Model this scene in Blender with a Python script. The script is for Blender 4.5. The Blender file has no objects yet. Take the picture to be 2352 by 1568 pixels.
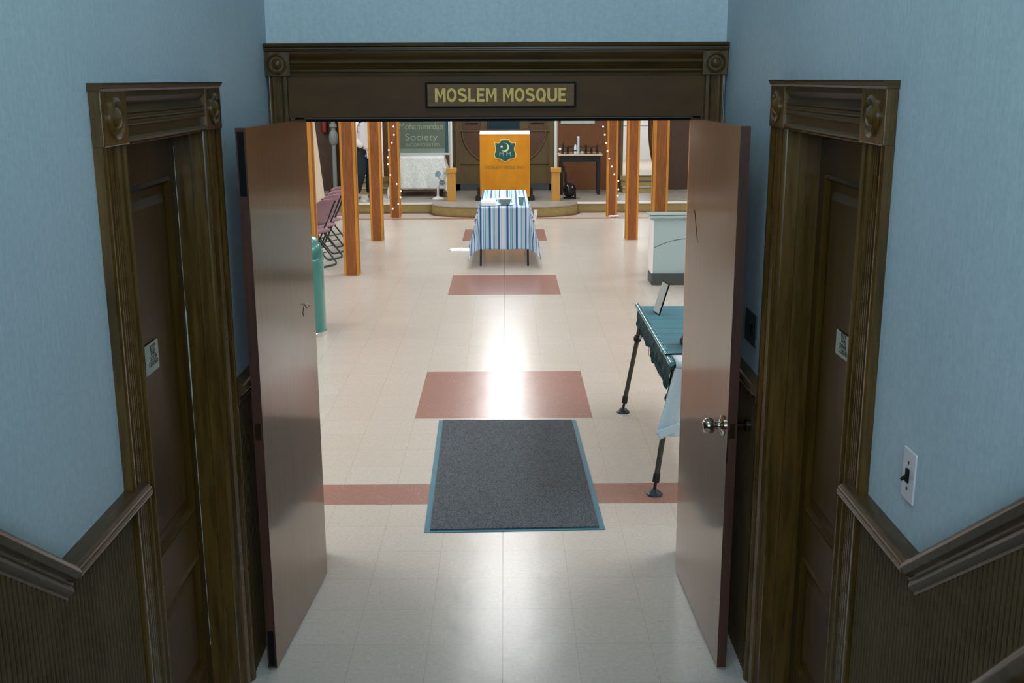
import bpy, bmesh, math, random
from math import sin, cos, pi, sqrt
from mathutils import Matrix, Vector
random.seed(4)
S = bpy.context.scene
COL = S.collection

# ---------------------------------------------------------------- camera
cd = bpy.data.cameras.new('camera'); cam = bpy.data.objects.new('camera', cd); COL.objects.link(cam)
fpx = 2505.0
cd.sensor_fit = 'HORIZONTAL'; cd.sensor_width = 36.0; cd.lens = 36.0 * fpx / 2352.0
cd.clip_start = 0.02; cd.clip_end = 200
yc = Vector((-15, 602, -fpx)).normalized()
zc = -Vector((40, -10516, -fpx)); zc = (zc - yc * zc.dot(yc)).normalized()
xc = yc.cross(zc)
Rm = Matrix((xc, yc, zc))
cam.matrix_world = Matrix.Translation((0.024, 0, 2.26)) @ Rm.to_4x4()
S.camera = cam

# ---------------------------------------------------------------- light, world, exposure
S.view_settings.view_transform = 'Standard'; S.view_settings.look = 'None'
S.view_settings.gamma = 1; S.view_settings.use_curve_mapping = False
S.view_settings.exposure = 0.0
w = bpy.data.worlds.new('world'); S.world = w; w.use_nodes = True
w.node_tree.nodes['Background'].inputs[0].default_value = (.4, .55, .7, 1)
w.node_tree.nodes['Background'].inputs[1].default_value = 0.05

def area(name, loc, target, sx, sy, power, color, spread=None):
    l = bpy.data.lights.new(name, 'AREA'); l.shape = 'RECTANGLE'; l.size = sx; l.size_y = sy
    l.energy = power; l.color = color
    if spread: l.spread = spread
    o = bpy.data.objects.new(name, l); COL.objects.link(o); o.location = loc
    o.rotation_euler = (Vector(target) - Vector(loc)).to_track_quat('-Z', 'Y').to_euler()
    return o
# daylight through the stair window behind the camera
area('stair_window_daylight', (0, -1.90, 2.75), (0, 4.0, 1.9), 1.3, 1.3, 94, (.68, .875, 1.0))
area('stairwell_fill_light', (0, 2.6, 4.28), (0, 2.6, 0), .7, .7, 13, (.70, .90, 1.0))  # unseen fill added to light the side walls evenly
HALL_LIGHT = [(x, y) for y in (10.2, 14.4, 18.5) for x in (-4.3, 0.0, 4.3)] + [(-3.3, 6.6), (3.3, 6.6)]  # last pair: unseen lamps added to brighten the hall floor near the doors
TROFFER_POWER = 35

# ---------------------------------------------------------------- node helpers
LOWSPEC = dict(varnished_dark_trim=.5, varnished_dark_trim_horizontal=.3, old_door_wood=.1, header_panel_wood=.15, beadboard_paint=.15, plaque_wood=.2, wainscot_cap_wood=.35, flush_door_veneer=.2)
def mat(name, base=(.5, .5, .5), rough=.5, metal=0.0, spec=.5, coat=0.0, coat_rough=.1):
    m = bpy.data.materials.new(name); m.use_nodes = True
    b = m.node_tree.nodes['Principled BSDF']
    b.inputs['Base Color'].default_value = (*base, 1); b.inputs['Roughness'].default_value = rough
    if name in LOWSPEC: spec = LOWSPEC[name]
    b.inputs['Metallic'].default_value = metal; b.inputs['Specular IOR Level'].default_value = spec
    b.inputs['Coat Weight'].default_value = coat; b.inputs['Coat Roughness'].default_value = coat_rough
    return m
def N(m, t, **kw):
    n = m.node_tree.nodes.new(t)
    for k, v in kw.items(): setattr(n, k, v)
    return n
def L(m, a, b): m.node_tree.links.new(a, b)
def P(m): return m.node_tree.nodes['Principled BSDF']
def coords(m, scale=(1, 1, 1), kind='Object'):
    tc = N(m, 'ShaderNodeTexCoord'); mp = N(m, 'ShaderNodeMapping')
    mp.inputs['Scale'].default_value = scale
    L(m, tc.outputs[kind], mp.inputs[0]); return mp.outputs[0]
def noise(m, vec, scale=5, detail=4, rough=.55):
    n = N(m, 'ShaderNodeTexNoise'); n.inputs['Scale'].default_value = scale
    n.inputs['Detail'].default_value = detail; n.inputs['Roughness'].default_value = rough
    L(m, vec, n.inputs['Vector']); return n.outputs['Fac']
def ramp(m, fac, stops, interp='LINEAR'):
    r = N(m, 'ShaderNodeValToRGB'); r.color_ramp.interpolation = interp
    e = r.color_ramp.elements
    while len(e) < len(stops): e.new(.5)
    for i, (p, c) in enumerate(stops):
        e[i].position = p; e[i].color = (*c, 1) if len(c) == 3 else c
    L(m, fac, r.inputs[0]); return r.outputs[0]
def mth(m, op, a, b=None, c=None):
    n = N(m, 'ShaderNodeMath', operation=op)
    for i, v in enumerate((a, b, c)):
        if v is None: continue
        if isinstance(v, (int, float)): n.inputs[i].default_value = v
        else: L(m, v, n.inputs[i])
    return n.outputs[0]
def mixc(m, fac, a, b, mode='MIX'):
    n = N(m, 'ShaderNodeMixRGB', blend_type=mode)
    for i, v in enumerate((fac, a, b)):
        if isinstance(v, (int, float)): n.inputs[i].default_value = v
        elif isinstance(v, tuple): n.inputs[i].default_value = (*v, 1)
        else: L(m, v, n.inputs[i])
    return n.outputs[0]
def bump(m, h, strength=.3, dist=.01):
    n = N(m, 'ShaderNodeBump'); n.inputs['Strength'].default_value = strength
    n.inputs['Distance'].default_value = dist
    L(m, h, n.inputs['Height']); L(m, n.outputs[0], P(m).inputs['Normal'])

def wood(name, c1, c2, rough=.35, scale=(14, 14, 1.2), coat=0.0, bmp=.15, spec=.5, det=6):
    m = mat(name, c1, rough, coat=coat, spec=spec)
    v = coords(m, scale)
    f = noise(m, v, 3.0, det, .6)
    f2 = noise(m, coords(m, (1.3, 1.3, .6)), 2.0, 2)
    f = mth(m, 'ADD', mth(m, 'MULTIPLY', f, .7), mth(m, 'MULTIPLY', f2, .3))
    L(m, ramp(m, f, [(.36, c1), (.64, c2)]), P(m).inputs['Base Color'])
    r = mth(m, 'MULTIPLY_ADD', f, .25, rough - .12)
    L(m, r, P(m).inputs['Roughness'])
    bump(m, f, bmp, .003)
    return m

M = {}
M['trim'] = wood('varnished_dark_trim', (.042, .022, .004), (.125, .063, .010), .27)
M['trimh'] = wood('varnished_dark_trim_horizontal', (.038, .021, .005), (.085, .046, .010), .34, (1.2, 1.2, 14))
M['panel'] = wood('old_door_wood', (.036, .018, .003), (.085, .043, .006), .33)
M['header'] = wood('header_panel_wood', (.068, .033, .011), (.092, .046, .015), .5, (1.2, 14, 5))
M['bead'] = wood('beadboard_paint', (.075, .047, .021), (.115, .073, .034), .45, (3, 3, 3), bmp=.05)
M['cap'] = wood('wainscot_cap_wood', (.052, .029, .012), (.095, .054, .022), .25, (8, 1.5, 8), bmp=.04)
M['leaf'] = wood('flush_door_veneer', (.115, .055, .017), (.215, .110, .040), .45, (38, 38, .8), coat=.9, bmp=.05)
P(M['leaf']).inputs['Coat Roughness'].default_value = .12
M['leafedge'] = wood('door_edge_wood', (.045, .014, .007), (.08, .025, .011), .5)
M['black'] = mat('black_paint', (.006, .006, .007), .6, spec=.12)
M['post'] = wood('orange_post_wood', (.18, .052, .009), (.34, .112, .016), .45, (30, 30, 2))
M['postedge'] = wood('post_corner_bead', (.48, .20, .018), (.64, .29, .028), .4, (20, 20, 2))
M['ped'] = wood('golden_oak', (.42, .22, .035), (.56, .30, .055), .45, (20, 20, 2))
M['olive'] = wood('olive_brown_panelling', (.095, .066, .024), (.135, .095, .035), .55, (10, 10, 2))
M['stagefront'] = wood('stage_face_wood', (.29, .225, .085), (.38, .30, .115), .5, (4, 4, 8))
M['brownwall'] = wood('brown_wall_panelling', (.12, .044, .011), (.175, .068, .018), .55, (10, 10, 1.5))
M['darkwall'] = wood('dark_wall_panelling', (.038, .020, .010), (.058, .030, .014), .55, (10, 10, 1.5))
M['disc'] = wood('round_panel_wood', (.075, .034, .017), (.10, .047, .024), .5, (10, 10, 2))
M['ironblack'] = mat('black_iron', (.012, .014, .015), .4, .3)
M['greenframe'] = mat('dark_green_enamel', (.008, .035, .035), .35, .2)
M['pink'] = mat('mauve_vinyl', (.30, .17, .215), .5)
M['teal'] = mat('teal_enamel', (.045, .27, .25), .25, .35, coat=.6)
M['chrome'] = mat('chrome', (.75, .78, .8), .15, 1)
M['knob'] = mat('aged_chrome_brass', (.45, .40, .32), .18, 1)
M['white'] = mat('white_paint', (.8, .82, .82), .4)
M['paper'] = mat('paper', (.9, .9, .88), .7)
M['oldpaper'] = mat('aged_paper', (.48, .50, .42), .7)
M['ink'] = mat('black_ink', (.03, .03, .03), .6)
M['gold'] = mat('gold_lettering', (.72, .43, .035), .4, 0)
M['pipe'] = mat('grey_white_paint', (.48, .56, .56), .45)
M['pipedull'] = mat('dull_grey_paint', (.22, .26, .25), .5)
M['counter'] = mat('pale_blue_grey_paint', (.36, .50, .52), .4)
M['plinth'] = mat('dark_grey_plinth', (.05, .065, .065), .55)
M['tub'] = mat('teal_grey_plastic', (.13, .30, .33), .35)
M['fanblade'] = mat('blue_fan_blade', (.10, .36, .46), .3)
M['switch'] = mat('ivory_switch_plate', (.62, .58, .62), .35)
M['cream'] = mat('cream_board', (.62, .55, .42), .6)
M['red'] = mat('red_enamel', (.16, .012, .010), .4)
M['rubber'] = mat('teal_rubber_border', (.02, .17, .25), .5)
M['skin'] = mat('skin', (.5, .3, .22), .5)
M['scarf'] = mat('purple_scarf', (.06, .02, .07), .8)
M['grey'] = mat('grey_shoe', (.2, .2, .22), .6)
M['hoodie'] = mat('white_fleece', (.75, .78, .82), .85)
M['trouser'] = mat('dark_teal_cotton', (.004, .02, .03), .8)
M['glassdark'] = mat('dark_blue_glass', (.012, .035, .05), .2)
M['boardgreen'] = mat('grey_green_board', (.085, .13, .10), .6)
M['boardteal'] = mat('teal_mount', (.01, .075, .09), .5)
M['boardtext'] = mat('pale_chalk_lettering', (.24, .31, .21), .6)
M['wire'] = mat('pale_wire', (.3, .2, .12), .5)
M['emblem'] = mat('emblem_green', (.0, .075, .075), .6)
M['emborder'] = mat('emblem_border', (.75, .52, .14), .6)
M['caption'] = mat('faded_olive_caption', (.22, .17, .03), .7)
M['emblight'] = mat('emblem_pale', (.62, .62, .28), .6)
M['embstar'] = mat('emblem_star', (.72, .58, .38), .6)
M['embletter'] = mat('emblem_letter_grey', (.20, .36, .30), .6)
M['slat'] = mat('blue_black_aluminium_slats', (.035, .20, .28), .5, .1)
M['rail'] = mat('teal_aluminium_rail', (.12, .36, .42), .28, .7)
M['netbag'] = mat('dark_crinkled_nylon', (.006, .045, .055), .6, spec=.2)
M['leg'] = mat('dark_bronze_tube', (.06, .062, .05), .4, .5)
M['nosing'] = mat('white_stage_nosing', (.85, .85, .82), .4)
M['plaster'] = mat('white_plaster', (.75, .73, .68), .8)

def emis(name, col, s):
    m = mat(name, col, .5); P(m).inputs['Emission Color'].default_value = (*col, 1)
    P(m).inputs['Emission Strength'].default_value = s; return m
M['bulb'] = emis('glowing_bulb', (1, .82, .78), 1.0)
M['tube'] = emis('fluorescent_diffuser', (1, .97, .95), 7)
M['daypane'] = emis('daylit_pane', (.6, .8, 1), 1.5)

# wallpaper
m = M['wall'] = mat('blue_grey_wallpaper', (.4, .5, .52), .8, spec=.25)
v = coords(m, (26, 26, 3)); f = noise(m, v, 2.5, 6, .65)
f2 = noise(m, coords(m, (1, 1, .6)), 1.6, 3)
f3 = noise(m, coords(m, (1, 1, 1)), 60, 4, .7)
c = ramp(m, f, [(.25, (.43, .515, .555)), (.5, (.50, .595, .635)), (.75, (.56, .65, .685))])
c = mixc(m, .5, c, ramp(m, f2, [(.3, (.44, .535, .575)), (.7, (.56, .655, .695))]))
c = mixc(m, .35, c, ramp(m, f3, [(.3, (.35, .44, .48)), (.7, (.60, .70, .72))]))
L(m, c, P(m).inputs['Base Color']); bump(m, f, .25, .004)

# carpet mat
m = M['mat'] = mat('charcoal_carpet_pile', (.07, .08, .085), .95, spec=.1)
f = noise(m, coords(m, (1, 1, 1)), 170, 3, .7)
L(m, ramp(m, f, [(.36, (.032, .042, .052)), (.62, (.20, .225, .25))]), P(m).inputs['Base Color']); bump(m, f, .8, .01)

# orange cloth
m = M['orange'] = mat('orange_gold_cloth', (.65, .32, .02), .75, spec=.2)
f = noise(m, coords(m, (1, 1, .5)), 3.5, 3)
L(m, ramp(m, f, [(.3, (.46, .185, .012)), (.7, (.60, .27, .015))]), P(m).inputs['Base Color'])

# lace cloth
m = M['lace'] = mat('white_lace_cloth', (.6, .7, .7), .9)
f = noise(m, coords(m, (1, 1, 1)), 30, 3, .7)
L(m, ramp(m, f, [(.35, (.58, .68, .68)), (.6, (.80, .86, .86))]), P(m).inputs['Base Color']); bump(m, f, .5, .01)

# towel
m = M['towel'] = mat('pale_blue_cotton', (.45, .62, .74), .9)
f = noise(m, coords(m, (1, 1, 1)), 220, 2)
L(m, ramp(m, f, [(.3, (.50, .66, .76)), (.7, (.66, .80, .88))]), P(m).inputs['Base Color'])

# marble-ish stage top
m = M['stagetop'] = mat('grey_stage_linoleum', (.42, .42, .38), .4)
f = noise(m, coords(m, (1, 1, 1)), 9, 5)
L(m, ramp(m, f, [(.3, (.24, .235, .205)), (.7, (.34, .33, .29))]), P(m).inputs['Base Color'])

# striped tablecloth, u across the cloth
m = M['stripe'] = mat('blue_striped_cloth', (.6, .7, .8), .7)
tc = N(m, 'ShaderNodeTexCoord'); sp = N(m, 'ShaderNodeSeparateXYZ'); L(m, tc.outputs['UV'], sp.inputs[0])
u = mth(m, 'MODULO', mth(m, 'ADD', sp.outputs[0], 3.32), .332); u = mth(m, 'DIVIDE', u, .332)
W_ = (.58, .69, .80); B_ = (.0, .10, .30); T_ = (.03, .25, .40); G_ = (.42, .56, .70); C_ = (.36, .64, .78)
st = [(0, B_), (.075, W_), (.13, T_), (.15, C_), (.195, T_), (.225, G_), (.345, B_), (.42, W_), (.50, T_), (.515, C_),
      (.545, T_), (.565, G_), (.695, B_), (.75, W_), (.80, G_), (.83, W_), (.93, G_)]
L(m, ramp(m, u, st, 'CONSTANT'), P(m).inputs['Base Color'])

# floor: 12 inch vinyl tiles with red inlays, world coordinates in metres
m = M['floor'] = mat('cream_vinyl_tiles', (.6, .55, .5), .25, spec=.55, coat=.12, coat_rough=.13)
tc = N(m, 'ShaderNodeTexCoord'); sp = N(m, 'ShaderNodeSeparateXYZ'); L(m, tc.outputs['Object'], sp.inputs[0])
X, Y = sp.outputs[0], sp.outputs[1]
T = .3048
def line(co, off):
    f = mth(m, 'FRACT', mth(m, 'DIVIDE', mth(m, 'ADD', co, off), T))
    d = mth(m, 'ABSOLUTE', mth(m, 'SUBTRACT', f, .5))
    return mth(m, 'GREATER_THAN', d, .4962)
gx = line(X, 30 * T); gy = line(Y, 60 * T - 5.60)
grid = mth(m, 'MAXIMUM', gx, gy)
centre = mth(m, 'LESS_THAN', mth(m, 'ABSOLUTE', X), .003)
ix = mth(m, 'FLOOR', mth(m, 'DIVIDE', mth(m, 'ADD', X, 30 * T), T)); iy = mth(m, 'FLOOR', mth(m, 'DIVIDE', mth(m, 'ADD', Y, 60 * T - 5.6), T))
chk = mth(m, 'MODULO', mth(m, 'ADD', ix, iy), 2)
va = coords(m, (190, 14, 1)); vb = coords(m, (14, 190, 1))
na = noise(m, va, 1, 3); nb = noise(m, vb, 1, 3)
ns = mixc(m, chk, na, nb)
wn = N(m, 'ShaderNodeTexWhiteNoise', noise_dimensions='2D'); cb = N(m, 'ShaderNodeCombineXYZ'); L(m, ix, cb.inputs[0]); L(m, iy, cb.inputs[1]); L(m, cb.outputs[0], wn.inputs['Vector'])
base = ramp(m, noise(m, coords(m, (1, 1, 1)), 55, 5, .7), [(.3, (.52, .495, .445)), (.7, (.645, .62, .57))])
base = mixc(m, mth(m, 'MULTIPLY', wn.outputs['Value'], .22), base, (.5, .465, .40))
red = ramp(m, noise(m, coords(m, (1, 1, 1)), 70, 5, .7), [(.3, (.285, .145, .12)), (.7, (.395, .215, .18))])
def rng(co, a, b):
    return mth(m, 'MULTIPLY', mth(m, 'GREATER_THAN', co, a), mth(m, 'LESS_THAN', co, b))
inx = rng(X, -.6096, .6096)
mk = rng(Y, 5.60, 5.905)
for a, b in ((7.155, 8.385), (11.555, 12.79), (15.61, 16.83)):
    mk = mth(m, 'MAXIMUM', mk, mth(m, 'MULTIPLY', inx, rng(Y, a, b)))
mk = mth(m, 'MAXIMUM', mk, rng(Y, 18.10, 18.27))
c = mixc(m, mk, base, red)
c = mixc(m, mth(m, 'MULTIPLY', mth(m, 'GREATER_THAN', ns, .68), .45), c, (.85, .82, .76))
c = mixc(m, mth(m, 'MULTIPLY', mth(m, 'LESS_THAN', ns, .31), .5), c, (.22, .19, .16))
c = mixc(m, mth(m, 'MULTIPLY', grid, .36), c, (.18, .16, .13))
c = mixc(m, mth(m, 'MULTIPLY', centre, .7), c, (.12, .11, .1))
L(m, c, P(m).inputs['Base Color'])

P(m).inputs['Roughness'].default_value = .25
bump(m, noise(m, coords(m, (1, 1, 1)), 7, 4), .16, .01)

# ---------------------------------------------------------------- mesh helpers
class MB:
    def __init__(s): s.v = []; s.f = []; s.uv = {}
    def add(s, vs, fs):
        o = len(s.v); s.v += [tuple(p) for p in vs]; s.f += [tuple(i + o for i in f) for f in fs]; return s
    def box(s, x0, x1, y0, y1, z0, z1):
        vs = [(x, y, z) for z in (z0, z1) for y in (y0, y1) for x in (x0, x1)]
        return s.add(vs, [(0, 2, 3, 1), (4, 5, 7, 6), (0, 1, 5, 4), (2, 6, 7, 3), (0, 4, 6, 2), (1, 3, 7, 5)])
    def prism(s, pts, fn, l0, l1):
        """closed 2-D polygon pts, fn(a,b,l)->xyz, swept from l0 to l1"""
        n = len(pts)
        vs = [fn(a, b, l0) for a, b in pts] + [fn(a, b, l1) for a, b in pts]
        fs = [(i, (i + 1) % n, n + (i + 1) % n, n + i) for i in range(n)] + [tuple(range(n))[::-1], tuple(range(n, 2 * n))]
        return s.add(vs, fs)
    def tube(s, path, r, n=10, closed=False):
        path = [Vector(p) for p in path]; k = len(path); rings = []
        rr = r if isinstance(r, (list, tuple)) else [r] * k
        up = None
        for i, p in enumerate(path):
            if closed: d = path[(i + 1) % k] - path[i - 1]
            else: d = path[min(i + 1, k - 1)] - path[max(i - 1, 0)]
            d.normalize()
            if up is None: up = Vector((0, 0, 1)) if abs(d.z) < .9 else Vector((1, 0, 0))
            a = d.cross(up).normalized(); b = a.cross(d).normalized(); up = b
            rings.append([p + rr[i] * (cos(2 * pi * j / n) * a + sin(2 * pi * j / n) * b) for j in range(n)])
        vs = [q for ring in rings for q in ring]; fs = []
        for i in range(k if closed else k - 1):
            i2 = (i + 1) % k
            fs += [(i * n + j, i * n + (j + 1) % n, i2 * n + (j + 1) % n, i2 * n + j) for j in range(n)]
        if not closed: fs += [tuple(range(n))[::-1], tuple(range((k - 1) * n, k * n))]
        return s.add(vs, fs)
    def lathe(s, prof, c=(0, 0, 0), n=28, mtx=None):
        vs = []; fs = []
        for r, z in prof:
            for j in range(n):
                a = 2 * pi * j / n; p = Vector((r * cos(a), r * sin(a), z))
                if mtx: p = mtx @ p
                vs.append(p + Vector(c))
        for i in range(len(prof) - 1):
            fs += [(i * n + j, i * n + (j + 1) % n, (i + 1) * n + (j + 1) % n, (i + 1) * n + j) for j in range(n)]
        fs += [tuple(range(n))[::-1], tuple(range((len(prof) - 1) * n, len(prof) * n))]
        return s.add(vs, fs)
    def ball(s, c, r, n=12, sq=(1, 1, 1)):
        prof = [(max(r * sin(pi * i / n), 1e-4), -r * cos(pi * i / n)) for i in range(n + 1)]
        return s.lathe(prof, c, n * 2, Matrix.Diagonal(sq))
    def build(s, name, m, parent=None, bevel=0, smooth=False, loc=(0, 0, 0), sub=0):
        me = bpy.data.meshes.new(name); me.from_pydata(s.v, [], s.f); me.validate(); me.update()
        b = bmesh.new(); b.from_mesh(me); bmesh.ops.recalc_face_normals(b, faces=b.faces); b.to_mesh(me); b.free()
        o = bpy.data.objects.new(name, me); COL.objects.link(o); me.materials.append(M[m] if isinstance(m, str) else m)
        o.location = loc
        if parent: o.parent = parent
        if smooth:
            for p in me.polygons: p.use_smooth = True
            try:
                me.set_sharp_from_angle(angle=math.radians(38))
            except Exception: pass
        if bevel:
            d = o.modifiers.new('bevel', 'BEVEL'); d.width = bevel; d.segments = 2; d.limit_method = 'ANGLE'
        if sub:
            d = o.modifiers.new('subsurf', 'SUBSURF'); d.levels = sub; d.render_levels = sub
        return o
def B(*a): return MB().box(*a)
def tag(o, label=None, cat=None, group=None, kind=None):
    if label: o['label'] = label
    if cat: o['category'] = cat
    if group: o['group'] = group
    if kind: o['kind'] = kind
    return o
def thing(name, label, cat, loc=(0, 0, 0), group=None, rz=0):
    o = bpy.data.objects.new(name, None); o.empty_display_size = .1; COL.objects.link(o)
    o.location = loc; o.rotation_euler = (0, 0, rz)
    return tag(o, label, cat, group)
def struct(name, label=None, cat=None):
    o = bpy.data.objects.new(name, None); o.empty_display_size = .1; COL.objects.link(o)
    return tag(o, label, cat, None, 'structure')
def text(body, name, m, parent, loc, size, rot, depth=.001, width=None, bold=0.0, spacing=1.0, linesp=1.0, align='CENTER'):
    c = bpy.data.curves.new(name, 'FONT'); c.body = body; c.size = size; c.extrude = depth; c.offset = bold
    c.align_x = align; c.align_y = 'CENTER'; c.space_character = spacing; c.space_line = linesp
    t = bpy.data.objects.new(name + '_tmp', c); COL.objects.link(t)
    dg = bpy.context.evaluated_depsgraph_get(); me = bpy.data.meshes.new_from_object(t.evaluated_get(dg))
    bpy.data.objects.remove(t)
    me.materials.clear(); me.materials.append(M[m])
    xs = [v.co.x for v in me.vertices]
    if width:
        k = width / (max(xs) - min(xs))
        for v in me.vertices: v.co.x *= k
    o = bpy.data.objects.new(name, me); COL.objects.link(o); o.parent = parent
    o.location = loc; o.rotation_euler = rot
    return o
def copy_tree(o, parent=None):
    c = o.copy(); COL.objects.link(c); c.parent = parent
    for ch in list(o.children): copy_tree(ch, c)
    return c

XL, XR = -.985, .96            # foyer side walls
YB = 4.78                      # foyer end wall
ZR = 1.21                      # wainscot cap height
SL = .705                      # stair slope
YK = 2.26                      # where the stair slope starts
# ---------------------------------------------------------------- structure
st = lambda o, l=None, c=None: tag(o, l, c, None, 'structure')
fl = st(B(-5.2, 5.2, -.2, 21.3, -.12, 0).build('floor', 'floor'), 'cream vinyl tile floor with red tile inlays', 'floor')
# foyer walls with recesses for the side doors
def side_wall(nm, x, s, label, y0, y1):
    t = .14; a, b = sorted((x, x + s * t)); w_ = MB()
    w_.box(a, b, -2.0, y0, 0, 4.4); w_.box(a, b, y1, YB + .06, 0, 4.4); w_.box(a, b, y0, y1, 2.12, 4.4)
    st(w_.build(nm, 'wall'), label, 'wall')
side_wall('wall_left', XL, -1, 'blue grey papered stairwell wall on the left', 2.88, 3.66)
side_wall('wall_right', XR, 1, 'blue grey papered stairwell wall on the right', 2.83, 3.635)
w_ = MB().box(XL, XR, YB, YB + .14, 2.13, 4.4); w_.box(XL, -.89, YB, YB + .14, 0, 2.13); w_.box(.875, XR, YB, YB + .14, 0, 2.13)
st(w_.build('wall_front', 'wall'), 'blue grey papered wall above the double doors', 'wall')
st(MB().box(XL - .3, XR + .3, -2.14, -2.0, 0, 4.4).build('wall_back', 'wall'), 'stairwell wall behind the stairs', 'wall')
st(MB().box(XL - .14, XR + .14, -2.14, YB + .14, 4.4, 4.5).build('ceiling', 'plaster'), 'stairwell ceiling', 'ceiling')
# stairs
w_ = MB()
for i in range(7):
    y1 = 2.02 - i * .255; w_.box(XL + .03, XR - .03, y1 - .255 if i < 6 else -2.0, y1, 0, .155 * (i + 1))
st(w_.build('stairs', 'panel', bevel=.008), 'brown wooden stairs down into the foyer', 'stairs')
# hall shell
st(MB().box(-5.2, XL - .14, YB + .06, YB + .2, 0, 3.1).box(XR + .14, 5.2, YB + .06, YB + .2, 0, 3.1).box(XL - .14, XR + .14, YB + .141, YB + .2, 2.45, 3.1).build('wall_hall_front', 'plaster'), 'plaster wall at the door end of the hall', 'wall')
st(MB().box(-5.3, -5.2, YB + .06, 26, 0, 3.1).build('wall_hall_left', 'brownwall'), 'left wall of the hall', 'wall')
st(MB().box(5.2, 5.3, YB + .06, 26, 0, 3.1).build('wall_hall_right', 'brownwall'), 'right wall of the hall', 'wall')
st(MB().box(-5.3, 5.3, YB + .2, 26, 3.1, 3.2).build('ceiling', 'plaster'), 'hall ceiling', 'ceiling')
YW = 21.2
w_ = MB().box(-5.2, -2.96, YW, YW + .12, 0, 3.1)
st(w_.build('wall_hall_back_left', 'darkwall'), 'dark brown panelled back wall left of the doorway', 'wall')
w_ = MB().box(-2.33, -.98, YW, YW + .12, 0, 3.1).box(-2.96, -2.33, YW, YW + .12, 2.25, 3.1)
st(w_.build('wall_hall_back_centre', 'brownwall'), 'brown panelled wall behind the green board', 'wall')
w_ = MB().box(.96, 2.27, YW, YW + .12, 0, 3.1).box(2.27, 2.95, YW, YW + .12, 2.25, 3.1)
st(w_.build('wall_hall_back_right', 'brownwall'), 'brown panelled wall behind the small black table', 'wall')
st(MB().box(2.95, 5.2, YW, YW + .12, 0, 3.1).build('wall_hall_back_far_right', 'darkwall'), 'dark brown panelled back wall right of the doorway', 'wall')
# rooms behind the two doorways
M['backfloor'] = mat('pale_tan_floor', (.55, .48, .40), .5)
for s, nm in ((-1, 'left'), (1, 'right')):
    x0, x1 = sorted((s * 1.6, s * 4.6))
    st(MB().box(x0, x1, YW + .12, 25.6, .38, .45).build('floor_back_' + nm, M['backfloor']), 'raised pale floor beyond the %s doorway' % nm, 'floor')
    st(MB().box(x0, x1, 25.4, 25.5, .45, 3.1).build('wall_back_room_' + nm, 'white'), 'white wall beyond the %s doorway' % nm, 'wall')
    a, b = sorted((s * 2.27, s * 2.22))
    st(MB().box(a, b, YW - .03, YW, .175, 2.3).box(*sorted((s * 2.95, s * 3.0)), YW - .03, YW, .175, 2.3).box(*sorted((s * 2.22, s * 3.0)), YW - .03, YW, 2.25, 2.32).build('trim_doorway_' + nm, 'olive'), 'olive brown casing round the %s stage doorway' % nm, 'trim')
    # steps up to the doorway
    a, b = sorted((s * 2.22, s * 3.0))
    t_ = MB().box(a, b, 20.62, YW, .175, .267).box(a, b, 20.90, YW, .267, .36)
    o = struct('steps', 'olive wooden steps up to the %s stage doorway' % nm, 'steps'); o.name = 'trim_steps_' + nm
    t_.build('risers', 'stagefront', o)
    MB().box(a, b, 20.605, 20.90, .267, .275).build('tread', 'stagetop', o)
    MB().box(a, b, 20.885, YW, .36, .368).box(a + (.0 if s < 0 else .3), b - (.3 if s < 0 else 0), 21.03, YW + .01, .448, .455).build('tread', 'plinth', o)
    MB().box(a, b, 21.05, YW + .12, .36, .45).build('riser', 'stagefront', o)
# white panel doors far behind
for n_, (x0, x1) in enumerate(((2.35, 3.0), (3.03, 3.75), (-3.2, -2.45))):
    o = struct('door_%d' % (5 + n_), 'white %s door beyond the %s stage doorway' % (('single', 'narrow', 'plain')[n_], 'left' if x0 < 0 else 'right'), 'door')
    MB().box(x0, x1, 25.35, 25.4, .45, 2.5).build('door_panel', 'white', o)
    MB().box(x0 + .04, x1 - .04, 25.335, 25.35, 1.22, 1.235).box(x0 + .04, x1 - .04, 25.335, 25.35, 1.8, 1.815).build('moulding', 'pipe', o)
    MB().box(x1, x1 + .03, 25.33, 25.4, .45, 2.5).build('door_jamb', 'plinth', o)

# stage with rounded thrust
ZS = .175
cen = [(-1.27, 19.0), (-1.26, 18.88), (-1.19, 18.69), (-1.03, 18.53), (-.81, 18.43), (-.43, 18.33), (0, 18.31), (.44, 18.34), (.81, 18.42), (1.03, 18.53), (1.19, 18.7), (1.25, 18.88), (1.26, 19.0)]
poly = [(-5.2, 19.0)] + cen + [(5.2, 19.0), (5.2, YW + .12), (-5.2, YW + .12)]
stage = struct('stage', 'low stage with curved centre thrust across the back of the hall', 'stage'); stage.name = 'trim_stage'
MB().prism(poly, lambda a, b, l: (a, b, l), 0, .155).build('stage_face', 'stagefront', stage)
big = [(a, b - .02) for a, b in poly[:-2]] + poly[-2:]
MB().prism(big, lambda a, b, l: (a, b, l), .155, ZS).build('stage_top', 'stagetop', stage)
MB().box(-5.2, -1.27, 18.972, 19.05, .152, ZS + .004).box(1.26, 5.2, 18.972, 19.05, .152, ZS + .004).build('nosing', 'nosing', stage)
# curved floor moulding at thrust foot
mo = [(a * 1.02, b - .03) for a, b in cen]
MB().tube([(a, b, .008) for a, b in [(-5.1, 18.98)] + mo + [(5.1, 18.98)]], .011, 6).build('base_moulding', 'brownwall', stage)

# altar screen (niche backing) in centre of the back wall
sc = struct('altar_screen', 'olive brown panelled screen with round brown panel behind the lectern', 'panel'); sc.name = 'wall_hall_niche'
MB().box(-.98, .96, YW, YW + .1, ZS - .1, 3.1).build('backing', 'olive', sc)
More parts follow.
